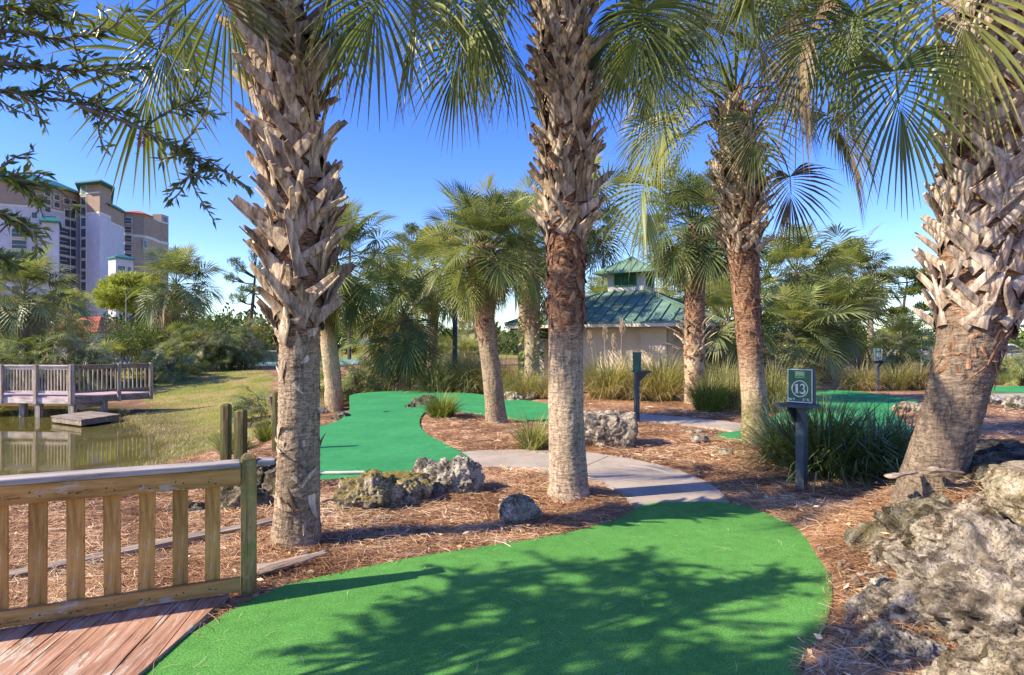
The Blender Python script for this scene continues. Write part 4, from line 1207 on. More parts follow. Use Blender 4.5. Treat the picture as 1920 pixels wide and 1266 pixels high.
    for side in range(4):
        for k in range(-2, 3):
            s = k * .36
            def pt(qq, h):
                z = z0 + (rr - qq) * (z1 - z0) / rr + h
                return {0: L(s, qq, z), 1: L(qq, s, z), 2: L(s, -qq, z), 3: L(-qq, s, z)}[side]
            a, b = pt(rr - .01, .012), pt(max(abs(s), .03), .012)
            u = unit(b - a); sv = {0: nR, 1: nL, 2: nR, 3: nL}[side]
            obox(cr, (a + b) / 2, u, sv, np.cross(u, sv), np.linalg.norm(b - a) / 2, .011, .016)
    cr.build('cupola_roof', M['roof_green'], root)
    # louvred door on the left wall, shuttered windows on the right wall
    def shutter(name, s0, s1, z0, z1, side, m, mul=True, off=2.952):
        fr = MB(); sl = MB()
        def sb(mb, x0, x1, o0, o1, za, zb):
            if side == 0: lb(mb, x0, x1, off + o0, off + o1, za, zb)
            else: lb(mb, off + o0, off + o1, x0, x1, za, zb)
        sb(fr, s0, s0 + .06, 0, .05, z0, z1); sb(fr, s1 - .06, s1, 0, .05, z0, z1)
        sb(fr, s0 + .062, s1 - .062, 0, .045, z1 - .06, z1); sb(fr, s0 + .062, s1 - .062, 0, .045, z0, z0 + .06)
        if mul: sb(fr, (s0 + s1) / 2 - .03, (s0 + s1) / 2 + .03, 0, .046, z0 + .062, z1 - .062)
        sb(sl, s0 + .062, s1 - .062, 0, .006, z0 + .062, z1 - .062)
        k = z0 + .1
        while k < z1 - .08:
            cc = off + .024
            hw = (s1 - s0) / 2 - .064
            if side == 0: obox(sl, L((s0 + s1) / 2, cc, k), nR, unit(nL * .8 - Z * .6), unit(nL * .6 + Z * .8), hw, .022, .004)
            else: obox(sl, L(cc, (s0 + s1) / 2, k), nL, unit(nR * .8 - Z * .6), unit(nR * .6 + Z * .8), hw, .022, .004)
            k += .075
        f = fr.build(name, m, root); sl.build('slats', m, f)
    shutter('louvred_door', -2.42, -1.78, .02, 1.95, 0, M['louvre'], False, 1.602)
    shutter('shuttered_window', .45, 1.25, .85, 1.92, 1, M['shutter'])
    shutter('shuttered_window', -2.2, -1.35, .35, 1.9, 1, M['shutter'])
    return root
pavilion()

# ---------------------------------------------------------------- boardwalk and tan railing
def clip2(poly, quad):
    out = [np.array(p, float) for p in poly]
    n = len(quad)
    area = sum(quad[i][0] * quad[(i + 1) % n][1] - quad[(i + 1) % n][0] * quad[i][1] for i in range(n))
    for i in range(n):
        a = np.array(quad[i]); b = np.array(quad[(i + 1) % n]); inp = out; out = []
        if not inp: return []
        sg = 1 if area > 0 else -1
        side = lambda p: sg * ((b[0] - a[0]) * (p[1] - a[1]) - (b[1] - a[1]) * (p[0] - a[0]))
        for j in range(len(inp)):
            p, q = inp[j], inp[(j + 1) % len(inp)]
            sp, sq = side(p), side(q)
            if sp >= 0: out.append(p)
            if sp * sq < 0: out.append(p + (q - p) * sp / (sp - sq))
    return out
def boardwalk():
    rng = np.random.default_rng(3)
    u = unit(np.array((-.165, 1.0))); v = np.array((u[1], -u[0]))
    mb = MB(); o = np.array((-1.71, 3.0))
    ang = math.atan2(u[1], u[0]) - math.pi / 2
    for k in range(-32, 3):
        w0, w1 = k * .142, k * .142 + .136
        strip = [o + v * w0 - u * 4, o + v * w1 - u * 4, o + v * w1 + u * 3, o + v * w0 + u * 3]
        p = clip2(strip, DECKQ)
        if len(p) < 3: continue
        z = .038 + rng.normal(0, .002); n = len(p)
        V = [(*q, z) for q in p] + [(*q, z - .035) for q in p]
        mb.add(V, [tuple(range(n))[::-1] if False else tuple(range(n)), tuple(range(n, 2 * n))[::-1]] + [(i, n + i, n + (i + 1) % n, (i + 1) % n) for i in range(n)], var=rng.uniform(.2, .8))
    # rotate the object frame so the wood grain runs along the boards
    c, s = math.cos(-ang), math.sin(-ang)
    V = mb.v; R = np.array([[c, -s, 0], [s, c, 0], [0, 0, 1]])
    mb.v = [a @ R.T for a in V]
    ob = mb.build('wooden_deck', M['deck_wood'])
    ob.rotation_euler.z = ang
    bm = bmesh.new(); bm.from_mesh(ob.data); bmesh.ops.recalc_face_normals(bm, faces=bm.faces[:]); bm.to_mesh(ob.data); bm.free()
    tag(ob, 'worn red painted plank deck in the lower left corner beside the green turf', 'deck')
boardwalk()

def railing():
    P0 = np.array((-1.625, 3.86, 0.0)); e = unit(np.array((-1.11, -.51, 0))); nf = np.array((-e[1], e[0], 0)); nf = nf if nf[1] < 0 else -nf
    Z = np.array((0, 0, 1.))
    th = math.atan2(-e[1], -e[0])              # object X axis runs along the rail
    root = empty('wooden_railing', tuple(P0), 'worn tan wooden railing with grey cap rail along the red deck', 'railing')
    root.rotation_euler.z = th
    L = 3.3
    def piece(name, s0, s1, o0, o1, z0, z1, m, bev=.004, var=.5):
        mb = MB(); box(mb, -s1, -s0, o0, o1, z0, z1, var=var)   # +X to the right, so rail runs to -X; -Y faces the camera
        me = mb.build(name, m, None, bevel=bev)
        me.parent = root
        c = sum((v.co for v in me.data.vertices), Vector()) / len(me.data.vertices)
        for v in me.data.vertices: v.co -= c
        me.location = c
        return me
    rng = np.random.default_rng(9)
    piece('post', -.045, .045, -.045, .045, -.25, .845, M['post_wood'], .008)
    for a in (.0,):
        mb = MB()
        w = .045
        V = [(-w, -w, .845), (w, -w, .845), (w, w, .845), (-w, w, .845), (-.02, -.02, .875), (.02, -.02, .875), (.02, .02, .875), (-.02, .02, .875)]
        V = [np.array(v) * (.99, .99, 1) for v in V]
        mb.add(V, [(0, 1, 5, 4), (1, 2, 6, 5), (2, 3, 7, 6), (3, 0, 4, 7), (4, 5, 6, 7)])
        o = mb.build('post_top', M['post_wood']); o.parent = root
    piece('cap_rail', .047, L, -.075, .065, .80, .835, M['cap_wood'], .008)
    o = piece('cap_rail', -.15, -.047, -.05, .06, .80, .835, M['cap_wood'], .008)
    piece('top_rail', .047, L, -.062, -.024, .695, .798, M['rail_wood'])
    piece('bottom_rail', .047, L, -.062, -.024, .05, .135, M['rail_wood'])
    k = 0; s = .20; nails = MB()
    while s < L - .1:
        b = piece('baluster', s - .041, s + .041, -.022, .014, .062, .79, M['baluster_wood'], .003, rng.uniform(.25, .8))
        b.rotation_euler = (0, rng.normal(0, .006), rng.normal(0, .02))
        for zz in (.085, .735):
            for dx in (-.02, .02):
                cx, cz = -s + dx + rng.normal(0, .003), zz + rng.normal(0, .008)
                a8 = np.linspace(0, 2 * math.pi, 8, endpoint=False)
                nails.add([(cx + .0045 * math.cos(q), -.0632, cz + .0045 * math.sin(q)) for q in a8], [tuple(range(8))])
        s += .172; k += 1
    o = nails.build('nail_heads', M['black']); o.parent = root
railing()

def timber(label, a, b, w, h, m=None, group='timbers edging the bank', z=None, nm='landscape_timber'):
    a = np.array(a, float); b = np.array(b, float)
    u = unit(b - a); v = unit(np.cross((0, 0, 1.), u)); Lh = np.linalg.norm(b - a) / 2
    mb = MB(); n = 9; rng = np.random.default_rng(int(abs(a[0] * 977) + abs(b[1] * 131)))
    for i in range(n):
        pass
    xs = np.linspace(-Lh, Lh, n); ring = []
    for x in xs:
        j = rng.normal(0, .004, (4, 2))
        ring.append([(x, -w / 2 + j[0, 0], -h / 2 + j[0, 1]), (x, w / 2 + j[1, 0], -h / 2 + j[1, 1]), (x, w / 2 + j[2, 0], h / 2 + j[2, 1]), (x, -w / 2 + j[3, 0], h / 2 + j[3, 1])])
    mb.add(np.array(ring).reshape(-1, 3), gridf(n, 4)); mb.f.append((np.array([[3, 2, 1, 0]]), 0)); k = (n - 1) * 4; mb.f.append((np.array([[k, k + 1, k + 2, k + 3]]), 0))
    o = mb.build(nm, m or M['grey_wood'], bevel=.006)
    o.location = tuple((a + b) / 2)
    o.rotation_euler = Matrix((u, v, np.cross(u, v))).transposed().to_euler()
    return tag(o, label, 'timber', group)
timber('upper weathered timber with a sunlit top behind the tan railing', (-3.9, 3.55, -.02), (-1.98, 5.28, .03), .13, .11)
timber('lower weathered timber lying in front of the upper one behind the railing', (-3.75, 3.42, -.06), (-1.92, 5.08, -.02), .12, .1)
timber('timber edging on top of the dark stone bank left of the thick palm', (-3.35, 6.75, .03), (-2.75, 8.6, .06), .11, .09)

def wood_post(label, px, top_py, d, w, zb, seed, dome=True):
    mb = MB(); x = px2x(px, d); zt = py2z(top_py, d); h = w / 2
    rng = np.random.default_rng(seed); lean = rng.normal(0, .012)
    rows = [(zb, 1.0), (zt - .07, 1.0), (zt - .02, .96), (zt, .55)] if dome else [(zb, 1.0), (zt - .012, 1.0), (zt, .9)]
    n = 10
    a = np.linspace(0, 2 * math.pi, n, endpoint=False) + .3
    V = [[(x + h * s * np.sign(math.cos(q)) * abs(math.cos(q)) ** .45 + lean * (z - zb), d + h * s * np.sign(math.sin(q)) * abs(math.sin(q)) ** .45, z) for q in a] for z, s in rows]
    mb.add(np.array(V).reshape(-1, 3), gridf(len(rows), n)); mb.f.append((np.array([[(len(rows) - 1) * n + i for i in range(n)]]), 0))
    o = mb.build('wooden_post', M['post_green'], loc=(x, d, zb))
    return tag(o, label, 'post', 'posts on the bank by the pond')
wood_post('tallest mossy wooden post with rounded top on the straw bank', 423, 757, 7.0, .105, -.35, 1)
wood_post('shorter wooden post with a rope nail just left of the railing end post', 451, 768, 6.5, .115, -.3, 2)
wood_post('square wooden post close to the left side of the thick palm trunk', 516, 735, 9.0, .1, -.2, 3, False)

# ---------------------------------------------------------------- rocks
def rock(label, c, size, m, seed, rough=.32, freq=1.5, sub=5, rot=0.0, flat=0.0, group=None, pits=.06, boxy=0.0, nm='boulder', cat='rock', tilt=0.0, top=0.0):
    bm = bmesh.new(); bmesh.ops.create_icosphere(bm, subdivisions=sub, radius=1)
    off = Vector((seed * 7.13, seed * 3.7, seed * 1.9))
    sx, sy, sz = size
    mx = max(size)
    for v in bm.verts:
        p = v.co.normalized()
        if boxy:
            q = max(abs(p.x), abs(p.y), abs(p.z)); p2 = p / q
            p = p.lerp(p2, boxy)
        w = Vector((p.x * sx, p.y * sy, p.z * sz)) / mx
        s = w * freq + off
        r = 1 + rough * noise.fractal(s, .9, 2.1, 4)
        r += rough * .42 * (.5 - abs(noise.noise(s * 2.1 + Vector((3, 1, 2))))) * 1.2
        r += rough * .24 * noise.fractal(s * 4.0, .65, 2.2, 4) + rough * .15 * noise.turbulence(s * 11.0, 3, False)
        if pits:
            dd = noise.voronoi(s * 5.5 + .5 * noise.noise_vector(s * 3))[0][0]
            r -= pits * max(0, .42 - dd) / .42
            dd = noise.voronoi(s * 13)[0][0]
            r -= pits * .5 * max(0, .4 - dd) / .4
        q = p * r
        z = q.z
        if flat and z > flat: z = flat + (z - flat) * .25
        v.co = Vector((q.x * sx, q.y * sy, z * sz))
    for f in bm.faces: f.smooth = True
    me = bpy.data.meshes.new(nm); bm.to_mesh(me); bm.free(); me.materials.append(m)
    o = bpy.data.objects.new(nm, me); COL.objects.link(o)
    o.location = c; o.rotation_euler = (tilt, 0, rot)
    return tag(o, label, cat, group)
GRK = 'limestone rocks set in the needle beds'
def rk(label, px, py, d, w, h, dep, m, seed, **k):
    """px, py = foot of the rock in the photo; w, h, dep full sizes in metres"""
    x = px2x(px, d); z = tz(x, d)
    return rock(label, (x, d + dep * .2, z + h * .28), (w / 2 * .93, dep / 2, h * .66), m, seed, group=GRK, **k)
rk('left hump of the golden mossy boulder beside the thick palm', 688, 960, 5.75, .60, .31, .50, M['rock_moss'], 1, sub=6, rough=.30)
rk('flat topped golden mossy boulder in the middle of the rock row', 752, 935, 6.05, .58, .33, .46, M['rock_moss'], 2, sub=6, rough=.34, flat=.6)
rk('crusty grey boulder at the right end of the row by the far green', 850, 932, 6.45, .66, .33, .5, M['rock_grey'], 3, sub=6, rough=.30)
rk('small pale dome of crust showing above the row of boulders', 795, 895, 6.75, .34, .28, .3, M['rock_grey'], 13)
rk('small pale rock alone in the straw near the turf', 970, 984, 5.4, .36, .23, .30, M['rock_pale'], 4, sub=6, rough=.2)
rk('pebble sized rock touching the right side of the small pale rock', 1008, 980, 5.45, .1, .1, .1, M['rock_yellow'], 14, sub=4)
rk('squarish pale boulder right of the straight palm', 1138, 840, 9.4, .92, .52, .6, M['rock_pale'], 5, sub=6, boxy=.75, rough=.16, freq=1.8)
rk('brown rock lump at the tip of the straw bed on the far green', 770, 765, 15.0, .32, .24, .3, M['rock_dark'], 6)
rk('long brown rock behind the lime grass clump', 797, 756, 15.6, .75, .42, .5, M['rock_dark'], 7)
rk('cream rock in a low row right of the short palm', 962, 752, 17.0, .6, .3, .4, M['rock_yellow'], 8)
rk('dark rock ending the low row right of the short palm', 995, 752, 17.1, .38, .22, .35, M['rock_dark'], 9)
rk('mossy brown rock lying on the left rim of the far green', 640, 792, 13.2, .45, .16, .5, M['rock_dark'], 10)
for i, (px, py, d, w) in enumerate(((1297, 820, 10.4, .16), (1312, 834, 9.7, .28), (1290, 816, 10.6, .12), (1312, 815, 10.7, .14), (1362, 858, 8.5, .18))):
    rk(['flat chip of stone in the straw short of the back path', 'dark flat stone in the straw left of the mossy footed palm', 'tiny stone left of the flat stone chip',
        'tiny pale stone near the back path edge', 'pale stone chip nearest the mossy footed palm'][i], px, py, d, w, w * .45, w * .8, M['rock_grey'], 20 + i, sub=3)
rk('line of low stones edging the straw island on the right green', 1706, 772, 14.2, .75, .22, .5, M['rock_yellow'], 30)
rk('long low stone by the path at the right edge', 1855, 762, 15.8, .8, .25, .5, M['rock_grey'], 31)
rk('shaded grey stone at the right edge behind the bank', 1915, 768, 14.5, .6, .3, .5, M['rock_grey'], 32)
# dark stone bank left of the thick palm
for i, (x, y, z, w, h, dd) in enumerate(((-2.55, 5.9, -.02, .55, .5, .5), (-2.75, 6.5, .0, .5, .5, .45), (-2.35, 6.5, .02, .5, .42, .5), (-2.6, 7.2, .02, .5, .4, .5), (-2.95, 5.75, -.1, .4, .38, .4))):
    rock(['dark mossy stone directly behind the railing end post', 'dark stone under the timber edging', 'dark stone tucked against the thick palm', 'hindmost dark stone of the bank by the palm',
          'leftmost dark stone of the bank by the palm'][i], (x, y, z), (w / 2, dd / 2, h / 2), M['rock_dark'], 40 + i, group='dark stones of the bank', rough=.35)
# the big outcrop at the right
GO = 'rocks of the outcrop at the right'
def oc(label, x, y, z, sx, sy, sz, m, seed, **k):
    k.setdefault('sub', 6)
    return rock(label, (x, y, z), (sx, sy, sz), m, seed, group=GO, **k)
oc('main pale pitted rock face of the right outcrop', 2.70, 3.36, .10, .60, .46, .40, M['rock_pale'], 61, rough=.36, freq=1.9, pits=.05)
oc('brown mossy ledge running from the turf up to the leaning palm', 2.90, 4.22, .16, .45, .40, .30, M['rock_dark'], 62, rough=.38, pits=.04, freq=2.1)
oc('low mossy front corner of the ledge beside the straw', 2.62, 4.02, .06, .24, .28, .22, M['rock_brown'], 63, rough=.36, pits=.04)
oc('smooth flat topped slab on top of the outcrop', 3.30, 3.62, .68, .46, .34, .16, M['rock_yellow'], 64, rough=.16, boxy=.5, pits=.02)
oc('pale smooth boulder in the bottom right corner', 2.10, 2.60, .0, .36, .28, .27, M['rock_yellow'], 65, rough=.24, pits=.03)
oc('brown crumbling rock at the right frame edge', 2.82, 2.80, .20, .36, .40, .34, M['rock_brown'], 66, rough=.42, pits=.04)
oc('pale wedge of rock pointing to the turf', 2.20, 3.52, .04, .27, .22, .15, M['rock_pale'], 67, rough=.38, pits=.04)
oc('dark rock low down between the pale wedge and the corner boulder', 1.90, 3.04, .0, .20, .18, .13, M['rock_grey'], 68, rough=.36)
oc('grey rock under the slab at the right edge', 3.36, 3.36, .38, .46, .40, .27, M['rock_pale'], 69, rough=.4, pits=.05)
oc('brown stone wedged between the main rock face and the ledge', 2.95, 3.86, .30, .40, .30, .24, M['rock_brown'], 72, rough=.4, pits=.04)
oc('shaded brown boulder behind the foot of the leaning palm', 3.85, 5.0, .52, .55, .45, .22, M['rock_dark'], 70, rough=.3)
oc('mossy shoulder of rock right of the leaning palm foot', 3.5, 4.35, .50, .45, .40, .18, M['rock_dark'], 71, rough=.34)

def rubble():
    rng = np.random.default_rng(17); mb = MB()
    bm0 = bmesh.new(); bmesh.ops.create_icosphere(bm0, subdivisions=1, radius=1)
    V0 = np.array([v.co for v in bm0.verts]); F0 = np.array([[v.index for v in f.verts] for f in bm0.faces]); bm0.free()
    for k in range(260):
        a = rng.random(); x = 2.05 + rng.normal(0, .16) + (.25 if a > .6 else 0); y = rng.uniform(2.6, 4.3)
        if sdpoly(np.array([x]), np.array([y]), GREEN_NEAR)[0] < .06: continue
        s = rng.uniform(.006, .028)
        V = V0 * (1 + rng.normal(0, .22, (len(V0), 1))) * s * rng.uniform(.6, 1.3, 3)
        mb.add(V + (x, y, tz(x, y) + s * .4 + .012), F0, var=rng.random())
    tag(mb.build('rubble', M['rock_pale']), 'pale limestone crumbs in the straw along the outcrop', 'rubble', kind='stuff')
rubble()
# ---------------------------------------------------------------- dropped frond bases and bark
def litter(label, px, py, d, L, W, yaw, seed, pitch=.0, m=None, z=None, curl=.25):
    rng = np.random.default_rng(seed); x = px2x(px, d); z0 = (tz(x, d) if z is None else z)
    n = 12; s = np.linspace(0, 1, n)
    w = W * (1 - .72 * s ** .8) * (1 + rng.normal(0, .05, n)); w[0] *= .7
    cy = curl * L * (s - .5) ** 2; cz = .03 * np.sin(s * 3.1) * L + pitch * s * L
    prof = [(-.5, .15), (-.25, -.05), (0, -.1), (.25, -.05), (.5, .15), (.25, .12), (0, .10), (-.25, .12)]
    P = np.stack([(s - .5) * L, cy, cz], -1)
    V = np.stack([P + np.stack([0 * s, w * a, w * b + rng.normal(0, .003, n)], -1) for a, b in prof], 1)
    mb = MB(); mb.add(V.reshape(-1, 3), gridf(n, 8), var=.5); mb.f.append((np.array([[7, 6, 5, 4, 3, 2, 1, 0]]), 0)); k = (n - 1) * 8
    mb.f.append((np.array([[k + i for i in range(8)]]), 0))
    o = mb.build('fallen_frond_base', m or M['litter'], smooth_=True)
    o.location = (x, d, z0 + W * .12); o.rotation_euler = (rng.normal(0, .15), 0, yaw)
    return tag(o, label, 'palm litter', 'dropped palm frond bases')
litter('large weathered frond base slanting across the straw by the turf edge', 553, 1068, 4.25, .58, .14, .85, 1)
litter('thin broken frond stem behind the large weathered frond base', 588, 1052, 4.5, .22, .04, .2, 2)
litter('pale tan frond base lying right of the palm shadow', 735, 1008, 4.95, .24, .09, -.35, 3)
litter('curled brown bark behind the pale tan frond base', 705, 995, 5.1, .2, .05, -.6, 4)
litter('whitish bark scrap in front of the mossy boulders', 722, 980, 5.35, .13, .09, .1, 5)
litter('whitish husk leaning on the straw near the mossy boulders', 640, 985, 5.25, .1, .05, .6, 6)
litter('small pale bark chip on the right rim of the turf', 1539, 1035, 4.6, .1, .055, 1.2, 7)
litter('bleached frond tip lying at the bottom edge of the turf', 1452, 1246, 3.05, .15, .04, -.6, 8)
litter('orange bark scrap on the outcrop ledge', 1640, 1105, 3.6, .2, .06, .3, 9, z=.22)
litter('frond base caught at the foot of the leaning palm', 1700, 900, 4.35, .34, .12, .5, 10, z=.62)
litter('round bark shield leaning on the leaning palm foot', 1775, 890, 4.25, .2, .16, -.5, 11, z=.66)
litter('curled frond husk in the straw left of the mossy boulders', 625, 930, 5.9, .32, .1, .7, 12)
litter('grey stick lying on the bank behind the railing', 380, 960, 5.6, .3, .1, .2, 13)
litter('white bark piece lying behind the second to last baluster', 368, 985, 5.0, .16, .08, .3, 14)

def white_bar():
    a = np.array(Gp(596, 888, .05)); b = np.array(Gp(683, 886, .05))
    mb = MB(); tube(mb, [a - (0.5, 0, 0), (a + b) / 2, b], .022, 10)
    tag(mb.build('white_pole', M['trim']), 'short white pole lying on the near edge of the far green', 'pole')
    mb = MB()
    rng = np.random.default_rng(5)
    c = np.array(Gp(690, 886, .04))
    for k in range(30):
        q = c + rng.normal(0, 1, 3) * (.06, .03, .01)
        tube(mb, [q, q + rng.normal(0, 1, 3) * (.06, .03, .02)], .004, 4)
    tag(mb.build('brush_head', M['black']), 'dark bristly scrap at the tip of the white pole', 'brush')
white_bar()
rk('flat white stone marking the hole on the far green', 737, 765, 15.1, .34, .06, .3, M['trim'], 90, rough=.18, pits=0)
def cup(px, py, z):
    x, y, _ = Gp(px, py, z)
    mb = MB(); a = np.linspace(0, 2 * math.pi, 20, endpoint=False)
    V = [(x + .055 * 1.25 * math.cos(q), y + .055 * 1.25 * math.sin(q), z + .004) for q in a]
    mb.add(V, [tuple(range(20))])
    tag(mb.build('golf_hole', M['black']), 'dark golf hole in the turf beside the white stone', 'hole')
cup(724, 772, .032)

# ---------------------------------------------------------------- numbered signs
def glyph(mb, strokes, place, th=.0022):
    """strokes: polylines with width, in sign coordinates; place(u, v, h) -> world"""
    for pts, w in strokes:
        P = np.array(pts, float); n = len(P)
        T = unit(np.gradient(P, axis=0)); Nn = np.stack([-T[:, 1], T[:, 0]], -1)
        ww = np.broadcast_to(np.asarray(w, float), (n,))[:, None] / 2
        A = P + Nn * ww; B = P - Nn * ww
        V = [place(*a, th) for a in A] + [place(*b, th) for b in B] + [place(*a, 0) for a in A] + [place(*b, 0) for b in B]
        f = []
        for i in range(n - 1):
            f += [(i, n + i, n + i + 1, i + 1), (2 * n + i, i, i + 1, 2 * n + i + 1), (n + i, 3 * n + i, 3 * n + i + 1, n + i + 1)]
        mb.add(V, f)
def arc2(cx, cy, rx, ry, a0, a1, n=14):
    a = np.radians(np.linspace(a0, a1, n)); return np.stack([cx + rx * np.cos(a), cy + ry * np.sin(a)], -1)
def digit(ch, x, s):
    if ch == '1':
        return [([(x, 0 * s), (x, 1 * s)], .24 * s), ([(x - .22 * s, .03 * s), (x + .22 * s, .03 * s)], .06 * s), ([(x - .26 * s, .80 * s), (x - .02 * s, .97 * s)], .08 * s)]
    if ch == '3':
        a = arc2(x, .74 * s, .22 * s, .23 * s, 165, -85); b = arc2(x - .01 * s, .27 * s, .26 * s, .25 * s, 85, -165)
        w1 = np.interp(np.linspace(0, 1, 14), [0, .5, 1], [.09, .2, .06]) * s
        w2 = np.interp(np.linspace(0, 1, 14), [0, .5, 1], [.06, .22, .1]) * s
        return [(a, w1), (b, w2)]
def sign_text(txt, size, place, m, parent, bold=.0):
    cu = bpy.data.curves.new('letters', 'FONT'); cu.body = txt; cu.size = size; cu.extrude = .0; cu.offset = bold
    to = bpy.data.objects.new('letters', cu); COL.objects.link(to)
    dg = bpy.context.evaluated_depsgraph_get(); dg.update()
    me = bpy.data.meshes.new_from_object(to.evaluated_get(dg))
    bpy.data.objects.remove(to, do_unlink=True)
    V = [place(v.co.x, v.co.y, .003) for v in me.vertices]; f = [tuple(p.vertices) for p in me.polygons]
    mb = MB(); mb.add(V, f); bpy.data.meshes.remove(me)
    mb.build('lettering', m, parent)
def hole_sign(label, x, y, yaw, h, num, group='numbered hole signs', bm='slate'):
    """yaw: direction the face looks, measured from -Y towards -X"""
    nf = np.array((-math.sin(yaw), -math.cos(yaw), 0)); uu = np.array((math.cos(yaw), -math.sin(yaw), 0)); Z = np.array((0, 0, 1.))
    z0 = tz(x, y); B = np.array((x, y, z0))
    root = empty('hole_sign', tuple(B), label, 'sign', group)
    hb = h - .37
    mb = MB(); obox(mb, B + Z * (hb - .3) / 2 , uu, nf, Z, .045, .045, (hb + .3) / 2)
    mb.build('post', M['slate'], root, bevel=.004)
    bw, bh, bt = .275, .365, .066
    c = B + Z * (hb + .012 + bh / 2) + nf * .0 + uu * -.0
    mb = MB(); obox(mb, c, uu, nf, Z, bw / 2, bt / 2, bh / 2); mb.build('board', M[bm], root, bevel=.004)
    sh = MB(); obox(sh, B + Z * (hb - .006) + nf * .09, uu, nf, Z, .17, .15, .016); sh.build('shelf', M['slate'], root, bevel=.004)
    br = MB()
    for s in (-.047, .047):
        P = [(.047, -.02), (.22, -.024), (.047, -.2)]
        V = [B + uu * (s + q) + nf * a + Z * (hb + b) for q in (-.008, .008) for a, b in P]
        br.add(V, [(0, 1, 2), (5, 4, 3), (0, 3, 4, 1), (1, 4, 5, 2), (2, 5, 3, 0)])
    br.build('bracket', M['slate'], root)
    bo = MB(); tube(bo, [B + uu * .045 + Z * (hb - .08) + nf * .02, B + uu * .06 + Z * (hb - .08) + nf * .02], .011, 8); bo.build('bolt', M['steel'], root)
    fc = c + nf * (bt / 2 + .003)
    fm = MB(); obox(fm, fc, uu, nf, Z, bw / 2 - .006, .003, bh / 2 - .006); face = fm.build('sign_face', M['sign_green'], root)
    f0 = fc + nf * .0035
    def place(u, v, hh): return f0 + uu * u + Z * v + nf * hh
    bd = MB(); q = .005
    for u0, u1, v0, v1 in ((-bw / 2 + .006, bw / 2 - .006, bh / 2 - .016, bh / 2 - .007), (-bw / 2 + .006, bw / 2 - .006, -bh / 2 + .007, -bh / 2 + .016),
                           (-bw / 2 + .006, -bw / 2 + .015, -bh / 2 + .0165, bh / 2 - .0165), (bw / 2 - .015, bw / 2 - .006, -bh / 2 + .0165, bh / 2 - .0165)):
        obox(bd, f0 + uu * (u0 + u1) / 2 + Z * (v0 + v1) / 2 + nf * .001, uu, nf, Z, (u1 - u0) / 2, .0012, (v1 - v0) / 2)
    bd.build('border', M['sign_white'], face)
    rg = MB(); glyph(rg, [(arc2(0, -.03, .083, .083, 0, 360, 48), .009)], place); rg.build('ring', M['sign_white'], face)
    g = MB(); s = .098
    xs = (-.032, .026) if num == '13' else (-.026, .026)
    for ch, xx in zip(num, xs):
        glyph(g, [(np.array(p) + (0, -.03 - s / 2), w) for p, w in digit(ch, xx, s)], place)
    g.build('number', M['sign_white'], face)
    lg = MB(); obox(lg, place(0, .118, .0012), uu, nf, Z, .05, .0012, .034); logo = lg.build('emblem', M['sign_lime'], face)
    l2 = MB()
    glyph(l2, [([(-.046, .112), (-.02, .128), (.01, .134), (.046, .122)], [.006, .014, .02, .01])], lambda u, v, hh: place(u, v, hh + .003)); l2.build('emblem_stripe', M['sign_yellow'], logo)
    l3 = MB()
    glyph(l3, [([(-.03, .155), (.0, .164), (.03, .154)], [.004, .012, .004]), ([(-.046, .096), (.0, .100), (.046, .094)], [.014, .01, .016])], lambda u, v, hh: place(u, v, hh + .0015)); l3.build('emblem_shape', M['louvre'], logo)
    sign_text('Par 3', .034, lambda u, v, hh: place(u - .125, v - .155, hh), M['sign_white'], face, .0012)
    sign_text('36 Ft.', .034, lambda u, v, hh: place(u + .03, v - .155, hh), M['sign_white'], face, .0012)
    return root
hole_sign('slate blue signpost with green board numbered 13 beside the strap leaf clump', px2x(1503, 6.6), 6.6, R_(50), 1.27, '13')
hole_sign('signpost seen from its back with a teal edged board in front of the pavilion', px2x(1194, 12.3), 12.3, R_(-100), 1.37, '13', bm='sign_teal')
hole_sign('distant signpost with green board numbered 11 at the back of the right green', px2x(1645, 20.0), 20.0, R_(-12), 1.36, '11')

def lamp_post(label, px, d, py_top, r=.055, z0=None, group='lamp posts and light poles', head=False, m=None):
    x = px2x(px, d); zt = py2z(py_top, d); zb = tz(x, d)
    root = empty('lamp_post', (x, d, zb), label, 'lamp post', group)
    mb = MB(); tube(mb, [(x, d, zb - .2), (x, d, zb + .5), (x, d, zt)], [r * 1.15, r, r * .85], 14)
    mb.build('pole', m or M['pole_dark'], root, smooth_=True)
    hb = MB()
    if head:
        box(hb, x - .3, x + .3, d - .14, d + .14, zt + .002, zt + .12)
    else:
        tube(hb, [(x, d, zt + .002), (x, d, zt + .06), (x, d, zt + .36), (x, d, zt + .44)], [.09, .15, .12, .03], 12)
    hb.build('lamp_head', M['pole_dark'], root)
lamp_post('dark green lamp post between the far grass clumps', 853, 21.5, 468, .09, m=M['pole_dark'])
lamp_post('tall thin court light pole right of the limed shrubs', 292, 52.0, 540, .07, head=True)
lamp_post('court light pole before the round pine', 237, 60.0, 546, .07, head=True)

